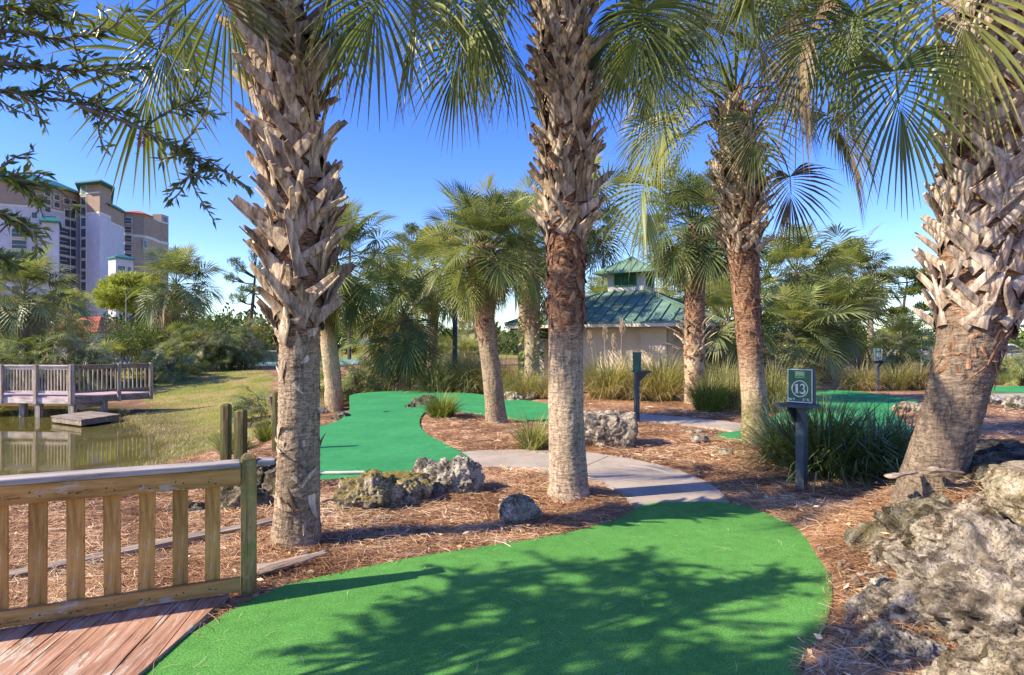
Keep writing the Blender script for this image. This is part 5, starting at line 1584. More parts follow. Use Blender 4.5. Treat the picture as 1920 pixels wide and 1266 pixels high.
# ---------------------------------------------------------------- pond deck (far left)
def pond_deck():
    A = np.array((-14.98, 21.3)); B1 = np.array((-13.42, 23.3)); dl = unit(np.array((-1.0, .10)))
    zd = -.24; ht = .82
    root = empty('pond_deck', (A[0], A[1], zd), 'weathered deck on piles with faded slatted railing at the pond', 'deck')
    D = A + dl * 6.0; C2 = B1 + dl * 6.5 + np.array((0, 1.0))
    mb = MB(); rng = np.random.default_rng(4)
    n = 17; sdv = unit(B1 - A)
    Ls = np.linalg.norm(B1 - A) + .12
    for k in range(n):
        s0 = k * Ls / n; s1 = s0 + Ls / n - .008
        a, b, c, d = A + sdv * s0, A + sdv * s1, A + sdv * s1 + dl * 6, A + sdv * s0 + dl * 6
        V = [(*p, zd) for p in (a, b, c, d)] + [(*p, zd - .04) for p in (a, b, c, d)]
        mb.add(V, [(0, 1, 2, 3), (7, 6, 5, 4), (0, 4, 5, 1), (1, 5, 6, 2), (2, 6, 7, 3), (3, 7, 4, 0)], var=rng.uniform(.3, .8))
    mb.build('planking', M['dock_deck'], root)
    def run(p, q, posts, nb, mw, mz, out):
        u = unit(np.array((*(q - p), 0))); L = np.linalg.norm(q - p); v = np.array((-u[1], u[0], 0)); Z = np.array((0, 0, 1.))
        P3 = np.array((*p, 0)); Q = lambda s, z, o=0: P3 + u * s + Z * z + v * o
        def bar(name, z0, z1, w, m, o=0.0):
            b = MB(); obox(b, Q(L / 2, (z0 + z1) / 2, o), u, v, Z, L / 2, w / 2, (z1 - z0) / 2); b.build(name, m, root)
        bar('fascia', zd - .24, zd - .042, .045, mw, out * .03)
        bar('top_rail', ht - .03, ht + .01, .14, mw)
        bar('rail', ht - .14, ht - .035, .04, mw)
        bar('bottom_rail', zd + .10, zd + .19, .04, mw)
        for s in posts:
            b = MB(); obox(b, Q(s * L, (ht + .04 + zd - .26) / 2, out * .075), u, v, Z, .05, .05, (ht + .04 - zd + .26) / 2); b.build('post', mz, root)
        for k in range(nb):
            s = (k + .5) / nb * L
            b = MB(); obox(b, Q(s, (ht - .145 + zd + .195) / 2), u, v, Z, .022, .016, (ht - .145 - zd - .195) / 2); b.build('baluster', mz, root)
    run(A + dl * .0, A + dl * 4.2, (0.0, .305, .61, .92), 36, M['dock_white'], M['grey_wood_z'], 1)
    run(A, B1, (.0, .56, .98), 18, M['grey_wood'], M['grey_wood_z'], -1)
    for (s, t) in ((.1, .1), (1.35, .1), (2.2, .3), (3.05, .1), (4.3, .1)):
        p = A + dl * s + sdv * t
        b = MB(); box(b, p[0] - .09, p[0] + .09, p[1] - .09, p[1] + .09, -1.6, zd - .25); b.build('pile', M['grey_wood_z'], root)
    p = A + sdv * 1.0 + np.array((-.1, .1))
    b = MB(); box(b, p[0] - .08, p[0] + .08, p[1] - .08, p[1] + .08, -1.6, zd - .25); b.build('pile', M['grey_wood_z'], root)
    bb = MB(); a3 = np.array((*A, zd - .33)); b3 = np.array((*p, zd - .33)); u = unit(b3 - a3); obox(bb, (a3 + b3) / 2, u, np.cross((0, 0, 1.), u), (0, 0, 1), np.linalg.norm(b3 - a3) / 2 - .1, .04, .08)
    bb.build('beam', M['grey_wood'], root)
    return root
pond_deck()
def low_dock():
    d = 18.3; p = np.array((px2x(95, 19.9), 19.9)); q = np.array((px2x(152, 18.9), 18.9)); r = np.array((px2x(226, 20.4), 20.4)); s = p + r - q
    z = -.74; root = empty('low_dock', (q[0], q[1], z), 'low plank landing on the water below the pond deck', 'landing')
    mb = MB(); n = 9; rng = np.random.default_rng(2)
    for k in range(n):
        a0, a1 = k / n, (k + .94) / n
        P = [p + (s - p) * a0, q + (r - q) * a0, q + (r - q) * a1, p + (s - p) * a1]
        mb.add([(*x, z) for x in P] + [(*x, z - .04) for x in P], [(0, 1, 2, 3), (7, 6, 5, 4), (0, 4, 5, 1), (1, 5, 6, 2), (2, 6, 7, 3), (3, 7, 4, 0)], var=rng.uniform(.3, .8))
    o = mb.build('planking', M['grey_wood'], root)
    mb = MB(); sh = .03; cc = (p + q + r + s) / 4
    P = [cc + (x - cc) * .97 for x in (p, q, r, s)]
    mb.add([(*x, z - .045) for x in P] + [(*x, z - .19) for x in P], [(0, 1, 2, 3), (7, 6, 5, 4), (0, 4, 5, 1), (1, 5, 6, 2), (2, 6, 7, 3), (3, 7, 4, 0)])
    mb.build('skirt', M['grey_wood'], root)
low_dock()

# ---------------------------------------------------------------- grasses and strap leaf clumps
def clump(label, px, py, d, h, r, n, mats, seed, w=.010, lean=(.0, .9), droop=(.5, 1.6), group='grass clumps', nm='grass_clump', cat='grass clump', plume=0, z=None, x=None, dry=.0):
    rng = np.random.default_rng(seed); x = px2x(px, d) if x is None else x; z0 = tz(x, d) if z is None else z
    root = empty(nm, (x, d, z0), label, cat, group)
    a = rng.random(n) * 6.28; q = np.sqrt(rng.random(n)) * r * .38
    az = a + rng.normal(0, .55, n)
    base = np.stack([x + q * np.cos(a), d + q * np.sin(a), np.full(n, z0 - .02)], -1)
    ln = rng.uniform(lean[0], lean[1], n) * (.35 + .65 * q / (r * .38)); dr = rng.uniform(*droop, n)
    L = h * rng.uniform(.55, 1.25, n)
    var = np.clip(rng.normal(.42, .2, n), 0, 1)
    dead = rng.random(n) < dry
    var[dead] = rng.uniform(.8, 1, dead.sum()); ln[dead] += .35
    mb = MB(); blades(mb, base, az, ln, L, w * rng.uniform(.6, 1.3, n), dr, var)
    mb.build('blades', mats, root, loc=(x, d, z0))
    if plume:
        mp = MB(); rp = np.random.default_rng(seed + 1)
        for k in range(plume):
            b = np.array((x + rp.normal(0, r * .25), d + rp.normal(0, r * .2), z0)); tp = b + np.array((rp.normal(0, .15), rp.normal(0, .1), h * rp.uniform(1.15, 1.5)))
            tube(mp, [b, (b + tp) / 2, tp], .006, 5)
            m = 160
            s = rp.random(m); P = tp + np.outer(s, (0.02, 0, -.42)) ; rr = .055 * np.sin(np.clip(s, .05, 1) * 2.8)
            aa = rp.random(m) * 6.28
            P = P + np.stack([rr * np.cos(aa), rr * np.sin(aa), 0 * aa], -1)
            leafquads(mp, P, np.stack([np.cos(aa) * .4, np.sin(aa) * .4, np.ones(m)], -1), .10, .02, .5, rp)
        mp.build('plumes', M['plume'], root, loc=(x, d, z0))
    return root
GC = 'tall grass clumps around the pavilion'
for lab, px, py, d, h, r, n, mk, pl in (
    ('plumed tall grass clump against the left pavilion wall', 1140, 752, 17.6, 1.45, 1.1, 1500, 'grass_green', 4),
    ('tall grass clump spraying right before the pavilion pier', 1238, 756, 17.0, 1.5, 1.0, 1500, 'grass_green', 0),
    ('low straw coloured clump between the two pavilion grass clumps', 1192, 755, 17.2, .9, .8, 700, 'grass_dry', 0),
    ('tall grass clump under the louvred door at the pavilion', 985, 742, 18.2, 1.0, 1.2, 1300, 'grass_green', 0),
    ('grass clump left of the straight palm by the pavilion', 1022, 748, 17.5, .75, .7, 700, 'grass_dry', 0),
    ('green grass mound left of the lamp post', 822, 735, 20.5, 1.6, 1.1, 1400, 'grass_green', 0),
    ('dark grass mound right of the lamp post', 885, 735, 20.5, 1.6, 1.0, 1300, 'grass_green', 0),
    ('grass mound partly behind the short palm trunk', 935, 738, 20.0, 1.5, 1.0, 1200, 'grass_green', 0),
    ('lime fountain of grass right of the frayed palm foot', 1330, 776, 14.2, .95, .75, 1000, 'lime_grass', 0),
    ('dry grass clump right of the lime fountain', 1372, 782, 14.5, 1.0, .8, 900, 'grass_dry', 0),
    ('grass clump just left of the mossy footed palm', 1400, 760, 15.5, 1.1, .8, 900, 'grass_dry', 0),
    ('tall grass right of the mossy footed palm', 1452, 768, 14.5, 1.35, .9, 1200, 'grass_green', 0),
    ('grass clump at the rear wall of the pavilion', 1352, 748, 18.0, 1.3, 1.0, 900, 'grass_green', 0),
    ('grass clump behind the needle island palm', 1505, 722, 23.5, 1.2, 1.1, 700, 'grass_green', 0),
    ('straw pale grass clump left of the distant signpost', 1612, 733, 20.6, 1.05, .9, 1000, 'grass_dry', 0),
    ('grass clump right of the distant signpost', 1678, 735, 21.0, 1.05, .9, 900, 'grass_green', 0),
    ('grass clump closest to the leaning palm by the white wall', 1722, 735, 21.0, 1.1, .8, 900, 'grass_dry', 0),
    ('yellow grass patch in the far grove', 762, 700, 33.0, 1.0, 1.4, 500, 'grass_dry', 0),
    ('second yellow grass patch farther in the grove', 722, 700, 35.0, 1.0, 1.4, 500, 'lime_grass', 0),
    ('grass patch right of the far sandy path', 868, 706, 30.0, 1.4, 1.6, 700, 'grass_dry', 0)):
    clump(lab, px, py, d, h, r, n, M[mk], 300 + px, w=.010 + .0004 * d, dry=.3 if mk != 'lime_grass' else .05, plume=pl, group=GC, droop=(.5, 2.1), lean=(0, .75))
clump('lime green strap grass clump with pale tips on the bed by the far green', 828, 790, 12.9, .62, .55, 650, M['lime_grass'], 401, w=.017, droop=(.7, 1.9), group='small grass clumps')
clump('grass clump hugging the left side of the straight palm', 1000, 845, 9.2, .58, .42, 420, M['grass_green'], 402, w=.013, droop=(.5, 1.7), group='small grass clumps', dry=.15)
clump('spiky green tuft behind the two wooden posts', 440, 800, 11.2, .55, .55, 420, M['lime_grass'], 403, w=.014, droop=(.3, 1.2), group='small grass clumps', dry=.1)
clump('spiky green tuft left of the thick palm trunk', 505, 800, 11.6, .5, .45, 320, M['lime_grass'], 404, w=.014, droop=(.3, 1.2), group='small grass clumps', dry=.1)
clump('broad strap leaf clump filling the bed beside the numbered signpost', 1545, 890, 7.35, 1.05, .8, 1100, M['lily_dark'], 405, w=.024, lean=(.05, 1.15), droop=(.4, 2.0), group='strap leaf clumps', cat='strap leaf plant', nm='strap_leaf_plant', dry=.09)
clump('strap leaf clump between the signpost clump and the leaning palm', 1640, 890, 7.2, .95, .65, 800, M['lily_dark'], 406, w=.022, lean=(.05, 1.2), droop=(.4, 2.1), group='strap leaf clumps', cat='strap leaf plant', nm='strap_leaf_plant', dry=.16)
clump('strap leaf clump left behind the numbered signpost', 1478, 862, 7.9, .85, .6, 600, M['lily_dark'], 407, w=.021, lean=(.05, 1.1), droop=(.3, 1.8), group='strap leaf clumps', cat='strap leaf plant', nm='strap_leaf_plant', dry=.07)
clump('thin strap leaf clump touching the leaning palm trunk', 1706, 850, 7.6, .85, .45, 240, M['lily_dark'], 408, w=.02, lean=(.05, .9), droop=(.2, 1.2), group='strap leaf clumps', cat='strap leaf plant', nm='strap_leaf_plant', dry=.05)
clump('dark strap leaf tuft right of the leaning palm', 1800, 810, 8.3, .5, .45, 240, M['lily_dark'], 409, w=.02, group='strap leaf clumps', cat='strap leaf plant', nm='strap_leaf_plant')
# reeds and dry grass at the shore
def shore():
    rng = np.random.default_rng(61); mb = MB(); n = 5200
    k = rng.integers(3, 10, n); t = rng.random(n)
    P = POND[k] + (POND[np.minimum(k + 1, 10)] - POND[k]) * t[:, None]
    P = P + np.stack([np.abs(rng.normal(0, .5, n)) * rng.choice([1, 1, -.5], n), rng.normal(0, .4, n)], -1)
    z = np.maximum(terr(P[:, 0], P[:, 1]), -.99) - .02
    blades(mb, np.stack([P[:, 0], P[:, 1], z], -1), rng.random(n) * 6.28, rng.uniform(0, .9, n), rng.uniform(.05, .15, n), .014, rng.uniform(.2, 1.4, n), np.clip(rng.normal(.65, .2, n), 0, 1), segs=2)
    tag(mb.build('shore_grass', M['grass_dry']), 'dry tan grass along the pond shore', 'grass', kind='stuff')
    mb = MB(); n = 30000
    xy = np.stack([rng.uniform(-21, -6.2, n), rng.uniform(13, 36, n)], -1)
    ok = (sdpoly(xy[:, 0], xy[:, 1], LAWN) < .2) & (sdpoly(xy[:, 0], xy[:, 1], POND) > .4)
    xy = xy[ok]; n = len(xy)
    blades(mb, np.stack([xy[:, 0], xy[:, 1], terr(xy[:, 0], xy[:, 1]) - .005], -1), rng.random(n) * 6.28, rng.uniform(.1, 1.0, n), rng.uniform(.04, .11, n), .016, rng.uniform(.2, 1, n), np.clip(rng.normal(.6, .2, n), 0, 1), segs=2)
    tag(mb.build('lawn_grass', M['grass_dry']), 'short patchy lawn grass sloping to the pond', 'grass', kind='stuff')
shore()
# ---------------------------------------------------------------- shrubs, pines and broadleaf trees
def blob_leaves(mb, blobs, n, L, W, rng, var0=.5, shell=.55, up=.3, mi=0):
    vols = np.array([b[3] * b[4] * b[5] for b in blobs]) ** .7
    k = rng.choice(len(blobs), n, p=vols / vols.sum())
    B = np.array(blobs)[k]
    u = unit(rng.normal(size=(n, 3))); r = (shell + (1 - shell) * rng.random(n)) ** .6
    wob = 1 + .25 * np.sin(u[:, 0] * 5 + B[:, 0] * 3) * np.sin(u[:, 2] * 4 + B[:, 1]) + .15 * np.sin(u[:, 1] * 9)
    P = B[:, :3] + u * B[:, 3:6] * (r * wob)[:, None]
    D = unit(u * .8 + rng.normal(size=(n, 3)) * .7 + np.array((0, 0, up)))
    var = np.clip(var0 + .16 * np.sin(B[:, 0] * 7 + B[:, 2] * 5) + rng.normal(0, .2, n), 0, 1)
    leafquads(mb, P, D, L * rng.uniform(.6, 1.3, n), W * rng.uniform(.6, 1.3, n), var, rng, mi)
def shrub(label, px, d, z0, w, h, dep, n, m, seed, leaf=(.11, .05), group='shrubs beyond the pond', stems=6, nm='shrub', cat='shrub', clear=.15):
    rng = np.random.default_rng(seed); x = px2x(px, d)
    root = empty(nm, (x, d, z0), label, cat, group)
    blobs = []
    for i in range(9):
        a = rng.random() * 6.28; q = rng.random() ** .5
        hh = h * (clear + (1 - clear) * rng.uniform(.25, .85))
        blobs.append((x + q * w * .36 * math.cos(a), d + q * dep * .36 * math.sin(a), z0 + hh, w * rng.uniform(.16, .28), dep * rng.uniform(.16, .28), h * rng.uniform(.13, .22)))
    mb = MB(); blob_leaves(mb, blobs, n, leaf[0], leaf[1], rng)
    mb.build('foliage', m, root, loc=(x, d, z0))
    ms = MB()
    for i in range(stems):
        b = blobs[i % 9]; p0 = np.array((x + rng.normal(0, w * .12), d + rng.normal(0, dep * .1), z0 - .1)); p1 = np.array(b[:3])
        tube(ms, [p0, (p0 + p1) / 2 + rng.normal(0, .08, 3), p1], [.05, .04, .015], 6)
    ms.build('stems', M['limb'], root, loc=(x, d, z0))
    return root
shrub('dark round leaved shrub left of the tennis court gap', 205, 36, 0, 3.2, 3.0, 1.8, 4200, M['shrub_leaf'], 501)
shrub('lime topped shrub under the red roof', 255, 38, 0, 3.4, 3.0, 1.8, 4200, M['shrub_leaf_lime'], 502)
shrub('dark shrub below the court light pole', 300, 41, 0, 2.8, 3.0, 1.8, 2400, M['shrub_leaf'], 503)
shrub('thin stemmed shrub in front of the court net', 235, 34, 0, 2.2, 1.9, 1.2, 1600, M['shrub_leaf'], 504, clear=.4)
shrub('orange tinged shrub left of the thick palm trunk', 478, 46, 0, 3.4, 4.0, 2.2, 2400, M['shrub_leaf_orange'], 505)
shrub('pale hedge mass below the tall building', 150, 60, 0, 7, 5.2, 4, 3000, M['shrub_leaf'], 506, (.2, .09))
shrub('hedge mass behind the lawn palm', 390, 62, 0, 8, 4.6, 4, 3000, M['shrub_leaf'], 507, (.2, .09))
shrub('hedge at the end of the far grove', 760, 58, 0, 9, 3.6, 4, 3000, M['shrub_leaf_lime'], 509, (.2, .09))
shrub('hedge under the cream block', 900, 62, 0, 10, 3.2, 4, 3000, M['shrub_leaf'], 510, (.2, .09))
shrub('vine tangled shrub beside the rust trunked palm', 1482, 29, 0, 2.6, 4.6, 2, 2400, M['shrub_leaf_lime'], 511)
shrub('dark shrub filling the clump behind the numbered signpost', 1540, 33, 0, 3.4, 3.8, 2.2, 2600, M['shrub_leaf'], 512)
shrub('low shrub mass right of the pavilion', 1420, 30, 0, 3.2, 2.6, 2, 2000, M['shrub_leaf'], 513)
shrub('hedge on the horizon left of the leaning palm', 1660, 80, 0, 22, 3.4, 5, 3000, M['shrub_leaf'], 514, (.26, .12))
shrub('hedge behind the lawn at far left', 20, 55, 0, 7, 5.5, 4, 3000, M['shrub_leaf'], 515, (.2, .09))

def pine(label, px, d, trunk_top_py, blobs, n, seed, L=.30, W=.05, group='pines behind the course', lean=0.0, m=None, tr=.2, limbs=None):
    """blobs: (px, py, rx px, rz px) of the needle masses in the photo"""
    rng = np.random.default_rng(seed); x = px2x(px, d); root = empty('pine_tree', (x, d, 0), label, 'pine tree', group)
    zt = py2z(trunk_top_py, d)
    P = catmull([(x, d, -.3), (x + lean * .3, d, zt * .35), (x + lean * .6, d + .2, zt * .7), (x + lean, d, zt)], 6)
    tb = MB(); tube(tb, P, np.linspace(tr, tr * .35, len(P)), 9)
    B = []
    for bx, by, rx, rz in blobs:
        q = np.array((px2x(bx, d), d + rng.normal(0, rx / F * d * .5), py2z(by, d)))
        B.append((*q, rx / F * d, rx / F * d * .9, rz / F * d))
        k = P[np.argmin(np.abs(P[:, 2] - max(q[2] - abs(q[0] - x) * .35, zt * .3)))]
        mid = (k + q) / 2 + np.array((0, 0, -.12 * abs(q[0] - x))) + rng.normal(0, .12, 3)
        tube(tb, catmull([k, mid, q], 5), np.linspace(tr * .32, .025, 11), 6)
        for j in range(4):
            e = q + rng.normal(0, .5, 3) * np.array((rx, rx, rz)) / F * d
            tube(tb, [mid, (mid + e) / 2 + rng.normal(0, .08, 3), e], [.045, .03, .012], 5)
    tb.build('trunk', M['bark'], root, loc=(x, d, 0))
    mb = MB(); nt = n // 9
    vols = np.array([b[3] * b[5] for b in B]); k = rng.choice(len(B), nt, p=vols / vols.sum()); BB = np.array(B)[k]
    u = unit(rng.normal(size=(nt, 3))); C = BB[:, :3] + u * BB[:, 3:6] * (rng.random(nt) ** .45)[:, None]
    C = np.repeat(C, 9, 0) + rng.normal(0, .02, (nt * 9, 3)); D = unit(np.repeat(u, 9, 0) * .5 + rng.normal(size=(nt * 9, 3)) + np.array((0, 0, .5)))
    leafquads(mb, C, D, L * rng.uniform(.6, 1.2, nt * 9), W, np.clip(np.repeat(rng.normal(.5, .2, nt), 9) + rng.normal(0, .08, nt * 9), 0, 1), rng)
    mb.build('crown', m or M['pine_leaf'], root, loc=(x, d, 0))
    return root
pine('round headed bright pine before the tall building', 238, 64, 548, [(200, 548, 24, 16), (218, 534, 26, 14), (248, 526, 32, 14), (278, 532, 26, 16), (232, 555, 38, 16), (268, 560, 30, 14), (205, 566, 26, 12), (245, 575, 34, 12)], 20000, 601, .46, .08, lean=1.0, m=M['pine_bright'])
pine('sparse open pine with bare crooked limbs left of the thick palm', 462, 44, 520, [(440, 492, 12, 8), (455, 505, 12, 7), (480, 478, 12, 7), (492, 500, 11, 7), (430, 520, 14, 8), (470, 545, 18, 9), (445, 560, 18, 9), (500, 540, 12, 8)], 2600, 602, .30, .035, lean=.6)
pine('pine tip showing above the palms right of the thick trunk', 655, 60, 415, [(652, 405, 9, 9), (648, 425, 12, 9), (660, 440, 16, 9), (640, 452, 16, 8)], 2600, 603, .38, .05)
pine('pine crown in the gap left of the short full palm', 782, 56, 440, [(775, 432, 16, 9), (800, 440, 16, 9), (755, 450, 14, 8), (785, 462, 26, 10), (740, 470, 14, 8), (815, 470, 18, 9)], 4200, 604, .36, .05)
pine('flat topped pine with layered limbs behind the right green', 1692, 52, 530, [(1660, 520, 30, 7), (1690, 512, 34, 6), (1725, 520, 30, 7), (1740, 535, 24, 7), (1650, 545, 28, 8), (1600, 555, 26, 10), (1620, 570, 24, 9), (1705, 548, 26, 7), (1735, 575, 24, 7),
      (1680, 585, 24, 7), (1590, 580, 22, 9), (1745, 600, 16, 7)], 13000, 605, .40, .055, lean=.4)
pine('second flat pine whose limbs reach the leaning palm trunk', 1765, 58, 540, [(1745, 530, 26, 8), (1780, 540, 26, 8), (1770, 565, 26, 8), (1755, 590, 22, 8), (1790, 600, 20, 8)], 4200, 606, .40, .055)

def treeline():
    rng = np.random.default_rng(71); blobs = []
    for k in range(230):
        d = rng.uniform(85, 120); x = rng.uniform(-1.25, 1.25) * d
        hz = rng.uniform(2.6, 4.4) * (1.5 if x < -20 else 1.0)
        blobs.append((x, d, hz * .5, rng.uniform(2.5, 5), rng.uniform(2, 3), hz * .55))
    mb = MB(); blob_leaves(mb, blobs, 60000, .8, .5, rng, shell=.3)
    tag(mb.build('far_woods', M['treeline_leaf']), 'low far wood along the horizon', 'woods', kind='stuff')
treeline()

# the bottlebrush tree whose branches reach in at the upper left
def bottlebrush():
    rng = np.random.default_rng(81)
    base = np.array((-4.9, 1.1, 0.0)); base[2] = tz(base[0], base[1])
    root = empty('bottlebrush_tree', tuple(base), 'dark narrow leaved tree reaching in from the upper left with one red flower', 'tree')
    tb = MB(); lb = MB(); fl = MB()
    tube(tb, catmull([base - (0, 0, .3), base + (.1, 0, 1.2), base + (-.05, .05, 2.4), base + (.1, 0, 3.6)], 6), np.linspace(.11, .05, 19), 10)
    def twig(P, r0, leaves=True, dens=95, lmul=1.0, start=.0):
        P = catmull(P, 7); m = len(P)
        tube(tb, P, np.linspace(r0, .003, m), 5, caps=False)
        if not leaves: return
        seg = np.linalg.norm(np.diff(P, axis=0), axis=1); Lt = seg.sum()
        n = int(dens * Lt * (1 - start)); s = start + (1 - start) * rng.random(n); i = np.minimum((s * (m - 1)).astype(int), m - 2); w = (s * (m - 1) - i)[:, None]
        C = P[i] * (1 - w) + P[i + 1] * w; T = unit(P[i + 1] - P[i])
        rad = unit(rng.normal(size=(n, 3)) - 0); D = unit(T * rng.uniform(.5, 1.1, n)[:, None] + rad * .75)
        leafquads(lb, C, D, lmul * rng.uniform(.045, .075, n), lmul * rng.uniform(.011, .018, n), np.clip(rng.normal(.45, .22, n), 0, 1), rng)
    def sub(P, k, L, r, dens=95, spread=.8):
        Q = catmull(P, 7); m = len(Q)
        for j in range(k):
            i = rng.integers(int(m * .25), m - 1); T = unit(Q[min(i + 1, m - 1)] - Q[i - 1])
            D = unit(T * .9 + rng.normal(0, spread, 3) * (1, .7, .6)); l = L * rng.uniform(.5, 1.2)
            p = Q[i]; twig([p, p + D * l * .5 + rng.normal(0, .02, 3), p + D * l + (0, 0, -.05 * l) + rng.normal(0, .03, 3)], r, dens=dens)
    vis = [  # the limbs that show, as rows of photo points with a distance
        ([(-260, 250, 2.6), (-120, 190, 2.7), (0, 172, 2.8), (110, 188, 2.9), (250, 212, 3.0)], 7, .5),
        ([(-260, 190, 2.6), (-100, 130, 2.7), (30, 120, 2.8), (140, 132, 2.9), (270, 128, 3.0)], 7, .5),
        ([(-240, 120, 2.6), (-90, 70, 2.7), (20, 58, 2.8), (100, 72, 2.9), (185, 62, 2.9)], 6, .45),
        ([(-240, 30, 2.6), (-60, 10, 2.8), (60, 22, 2.9), (120, 40, 3.0)], 5, .4),
        ([(-200, -60, 2.6), (-60, -40, 2.7), (40, -15, 2.9), (90, 10, 3.0)], 5, .4),
        ([(-300, 420, 2.5), (-120, 350, 2.6), (0, 330, 2.7), (40, 350, 2.8)], 7, .32),
        ([(-300, 460, 2.5), (-120, 400, 2.6), (0, 400, 2.7), (45, 425, 2.8)], 7, .30),
        ([(-300, 560, 2.5), (-120, 500, 2.6), (-10, 480, 2.7), (30, 505, 2.8)], 5, .28)]
    for P, k, L in vis:
        W = [np.array(Wp(*p)) for p in P]
        st = base + np.array((.05, 0, min(3.3, max(1.2, W[0][2] - .2))))
        twig([st] + W, .018, dens=65, start=.45); sub([st] + W, k * 2, L * .55, .005, 95)
    b3 = [np.array(Wp(*p)) for p in ((150, 200, 2.85), (215, 222, 2.9), (265, 243, 2.95), (330, 280, 3.0), (405, 322, 3.05))]
    twig(b3, .010, dens=130, start=.45); sub(b3[2:], 10, .30, .005, 110)
    b4 = [b3[2], np.array(Wp(305, 215, 3.0)), np.array(Wp(345, 195, 3.0)), np.array(Wp(378, 182, 3.0))]
    twig(b4, .007, dens=120); sub(b4, 5, .2, .004, 110)
    # flower
    c = np.array(Wp(265, 262, 2.94)); n = 120; D = unit(rng.normal(size=(n, 3))); leafquads(fl, c + D * .006 + np.outer(rng.normal(0, .018, n), (0.2, 0, 1)), D, .028, .003, .5, rng)
    # the crown outside the picture that shades the turf
    for i in range(30):
        z = rng.uniform(2.9, 4.8); xl = rng.uniform(-.6, 1.75); yl = rng.uniform(2.5, 4.15 if xl < 1.0 else 3.8)
        e = np.array((xl - 1.269 * z, yl - .388 * z, z))
        if e[1] > .3 and e[0] / max(e[1], .1) > -.98: e[0] = -1.0 * e[1] - .15
        st = base + np.array((.05, 0, rng.uniform(2.3, 3.5)))
        D = unit(e - st); l = np.linalg.norm(e - st)
        P = [st, (st + e) / 2 + rng.normal(0, .1, 3), e]
        twig(P, .02, dens=60, start=.5); sub([(st + e) / 2 + rng.normal(0, .05, 3), e - D * .1, e + D * .15], 15, .42, .006, 250, .9)
    tb.build('trunk', M['limb'], root, loc=tuple(base)); lb.build('crown', M['bottle_leaf'], root, loc=tuple(base)); fl.build('flower', M['flower_red'], root, loc=tuple(base))
bottlebrush()

# ---------------------------------------------------------------- far buildings
def wallquad(mb, a, b, z0, z1):
    mb.add([(*a, z0), (*b, z0), (*b, z1), (*a, z1)], [(0, 1, 2, 3)])
def block(root, name, pts, z0, z1, m, depth=None):
    """prism over a footprint given as (px, d) corners seen from the camera, closed at the back"""
    mb = MB(); P = [(px2x(p, d), d) for p, d in pts]; n = len(P)
    mb.add([(*p, z0) for p in P] + [(*p, z1) for p in P], [(i, (i + 1) % n, n + (i + 1) % n, n + i) for i in range(n)] + [tuple(range(n, 2 * n))])
    return mb.build(name, m, root)
def facade(a, b):
    A = np.array((px2x(*a), a[1], 0.)); B = np.array((px2x(*b), b[1], 0.)); u = unit(B - A); nn = np.array((u[1], -u[0], 0))
    if nn[1] > 0: nn = -nn
    return A, B, u, nn
def window(root, a, b, s, w, z0, z1, m=None, frame=True, name='window', bal=False):
    A, B, u, nn = facade(a, b); c = A + (B - A) * s
    Z = np.array((0, 0, 1.))
    fr = MB()
    if frame:
        obox(fr, c + nn * .06 + Z * (z0 + z1) / 2, u, nn, Z, w / 2 + .22, .05, (z1 - z0) / 2 + .2)
        f = fr.build(name, M['trim'], root)
        p = MB(); obox(p, c + nn * .13 + Z * (z0 + z1) / 2, u, nn, Z, w / 2, .03, (z1 - z0) / 2); p.build('pane', m or M['glass'], f)
    else:
        obox(fr, c + nn * .04 + Z * (z0 + z1) / 2, u, nn, Z, w / 2, .04, (z1 - z0) / 2); f = fr.build(name, m or M['glass'], root)
    if bal:
        q = MB(); obox(q, c + nn * .35 + Z * (z0 - .1), u, nn, Z, w / 2 + .2, .3, .09); obox(q, c + nn * .62 + Z * (z0 + .9), u, nn, Z, w / 2 + .2, .03, .05); q.build('balcony', M['trim'], f)
def band(root, a, b, z, h=.5, m=None, o=.12):
    A, B, u, nn = facade(a, b); mb = MB()
    obox(mb, (A + B) / 2 + nn * o / 2 + np.array((0, 0, z)), u, nn, (0, 0, 1), np.linalg.norm(B - A) / 2, o / 2 + .02, h / 2); mb.build('cornice', m or M['trim'], root)
def hiproof(root, pts, z0, zr, over, m, name='roof', inset=.5):
    P = np.array([(px2x(p, d), d) for p, d in pts]); c = P.mean(0); n = len(P)
    Q = c + (P - c) * over; T = c + (P - c) * (1 - inset)
    mb = MB(); mb.add([(*p, z0) for p in Q] + [(*p, zr) for p in T] + [(*p, z0 - .4) for p in Q],
        [(i, (i + 1) % n, n + (i + 1) % n, n + i) for i in range(n)] + [tuple(range(n, 2 * n))] + [(2 * n + i, 2 * n + (i + 1) % n, (i + 1) % n, i) for i in range(n)] + [tuple(range(2 * n, 3 * n))[::-1]])
    return mb.build(name, m, root)
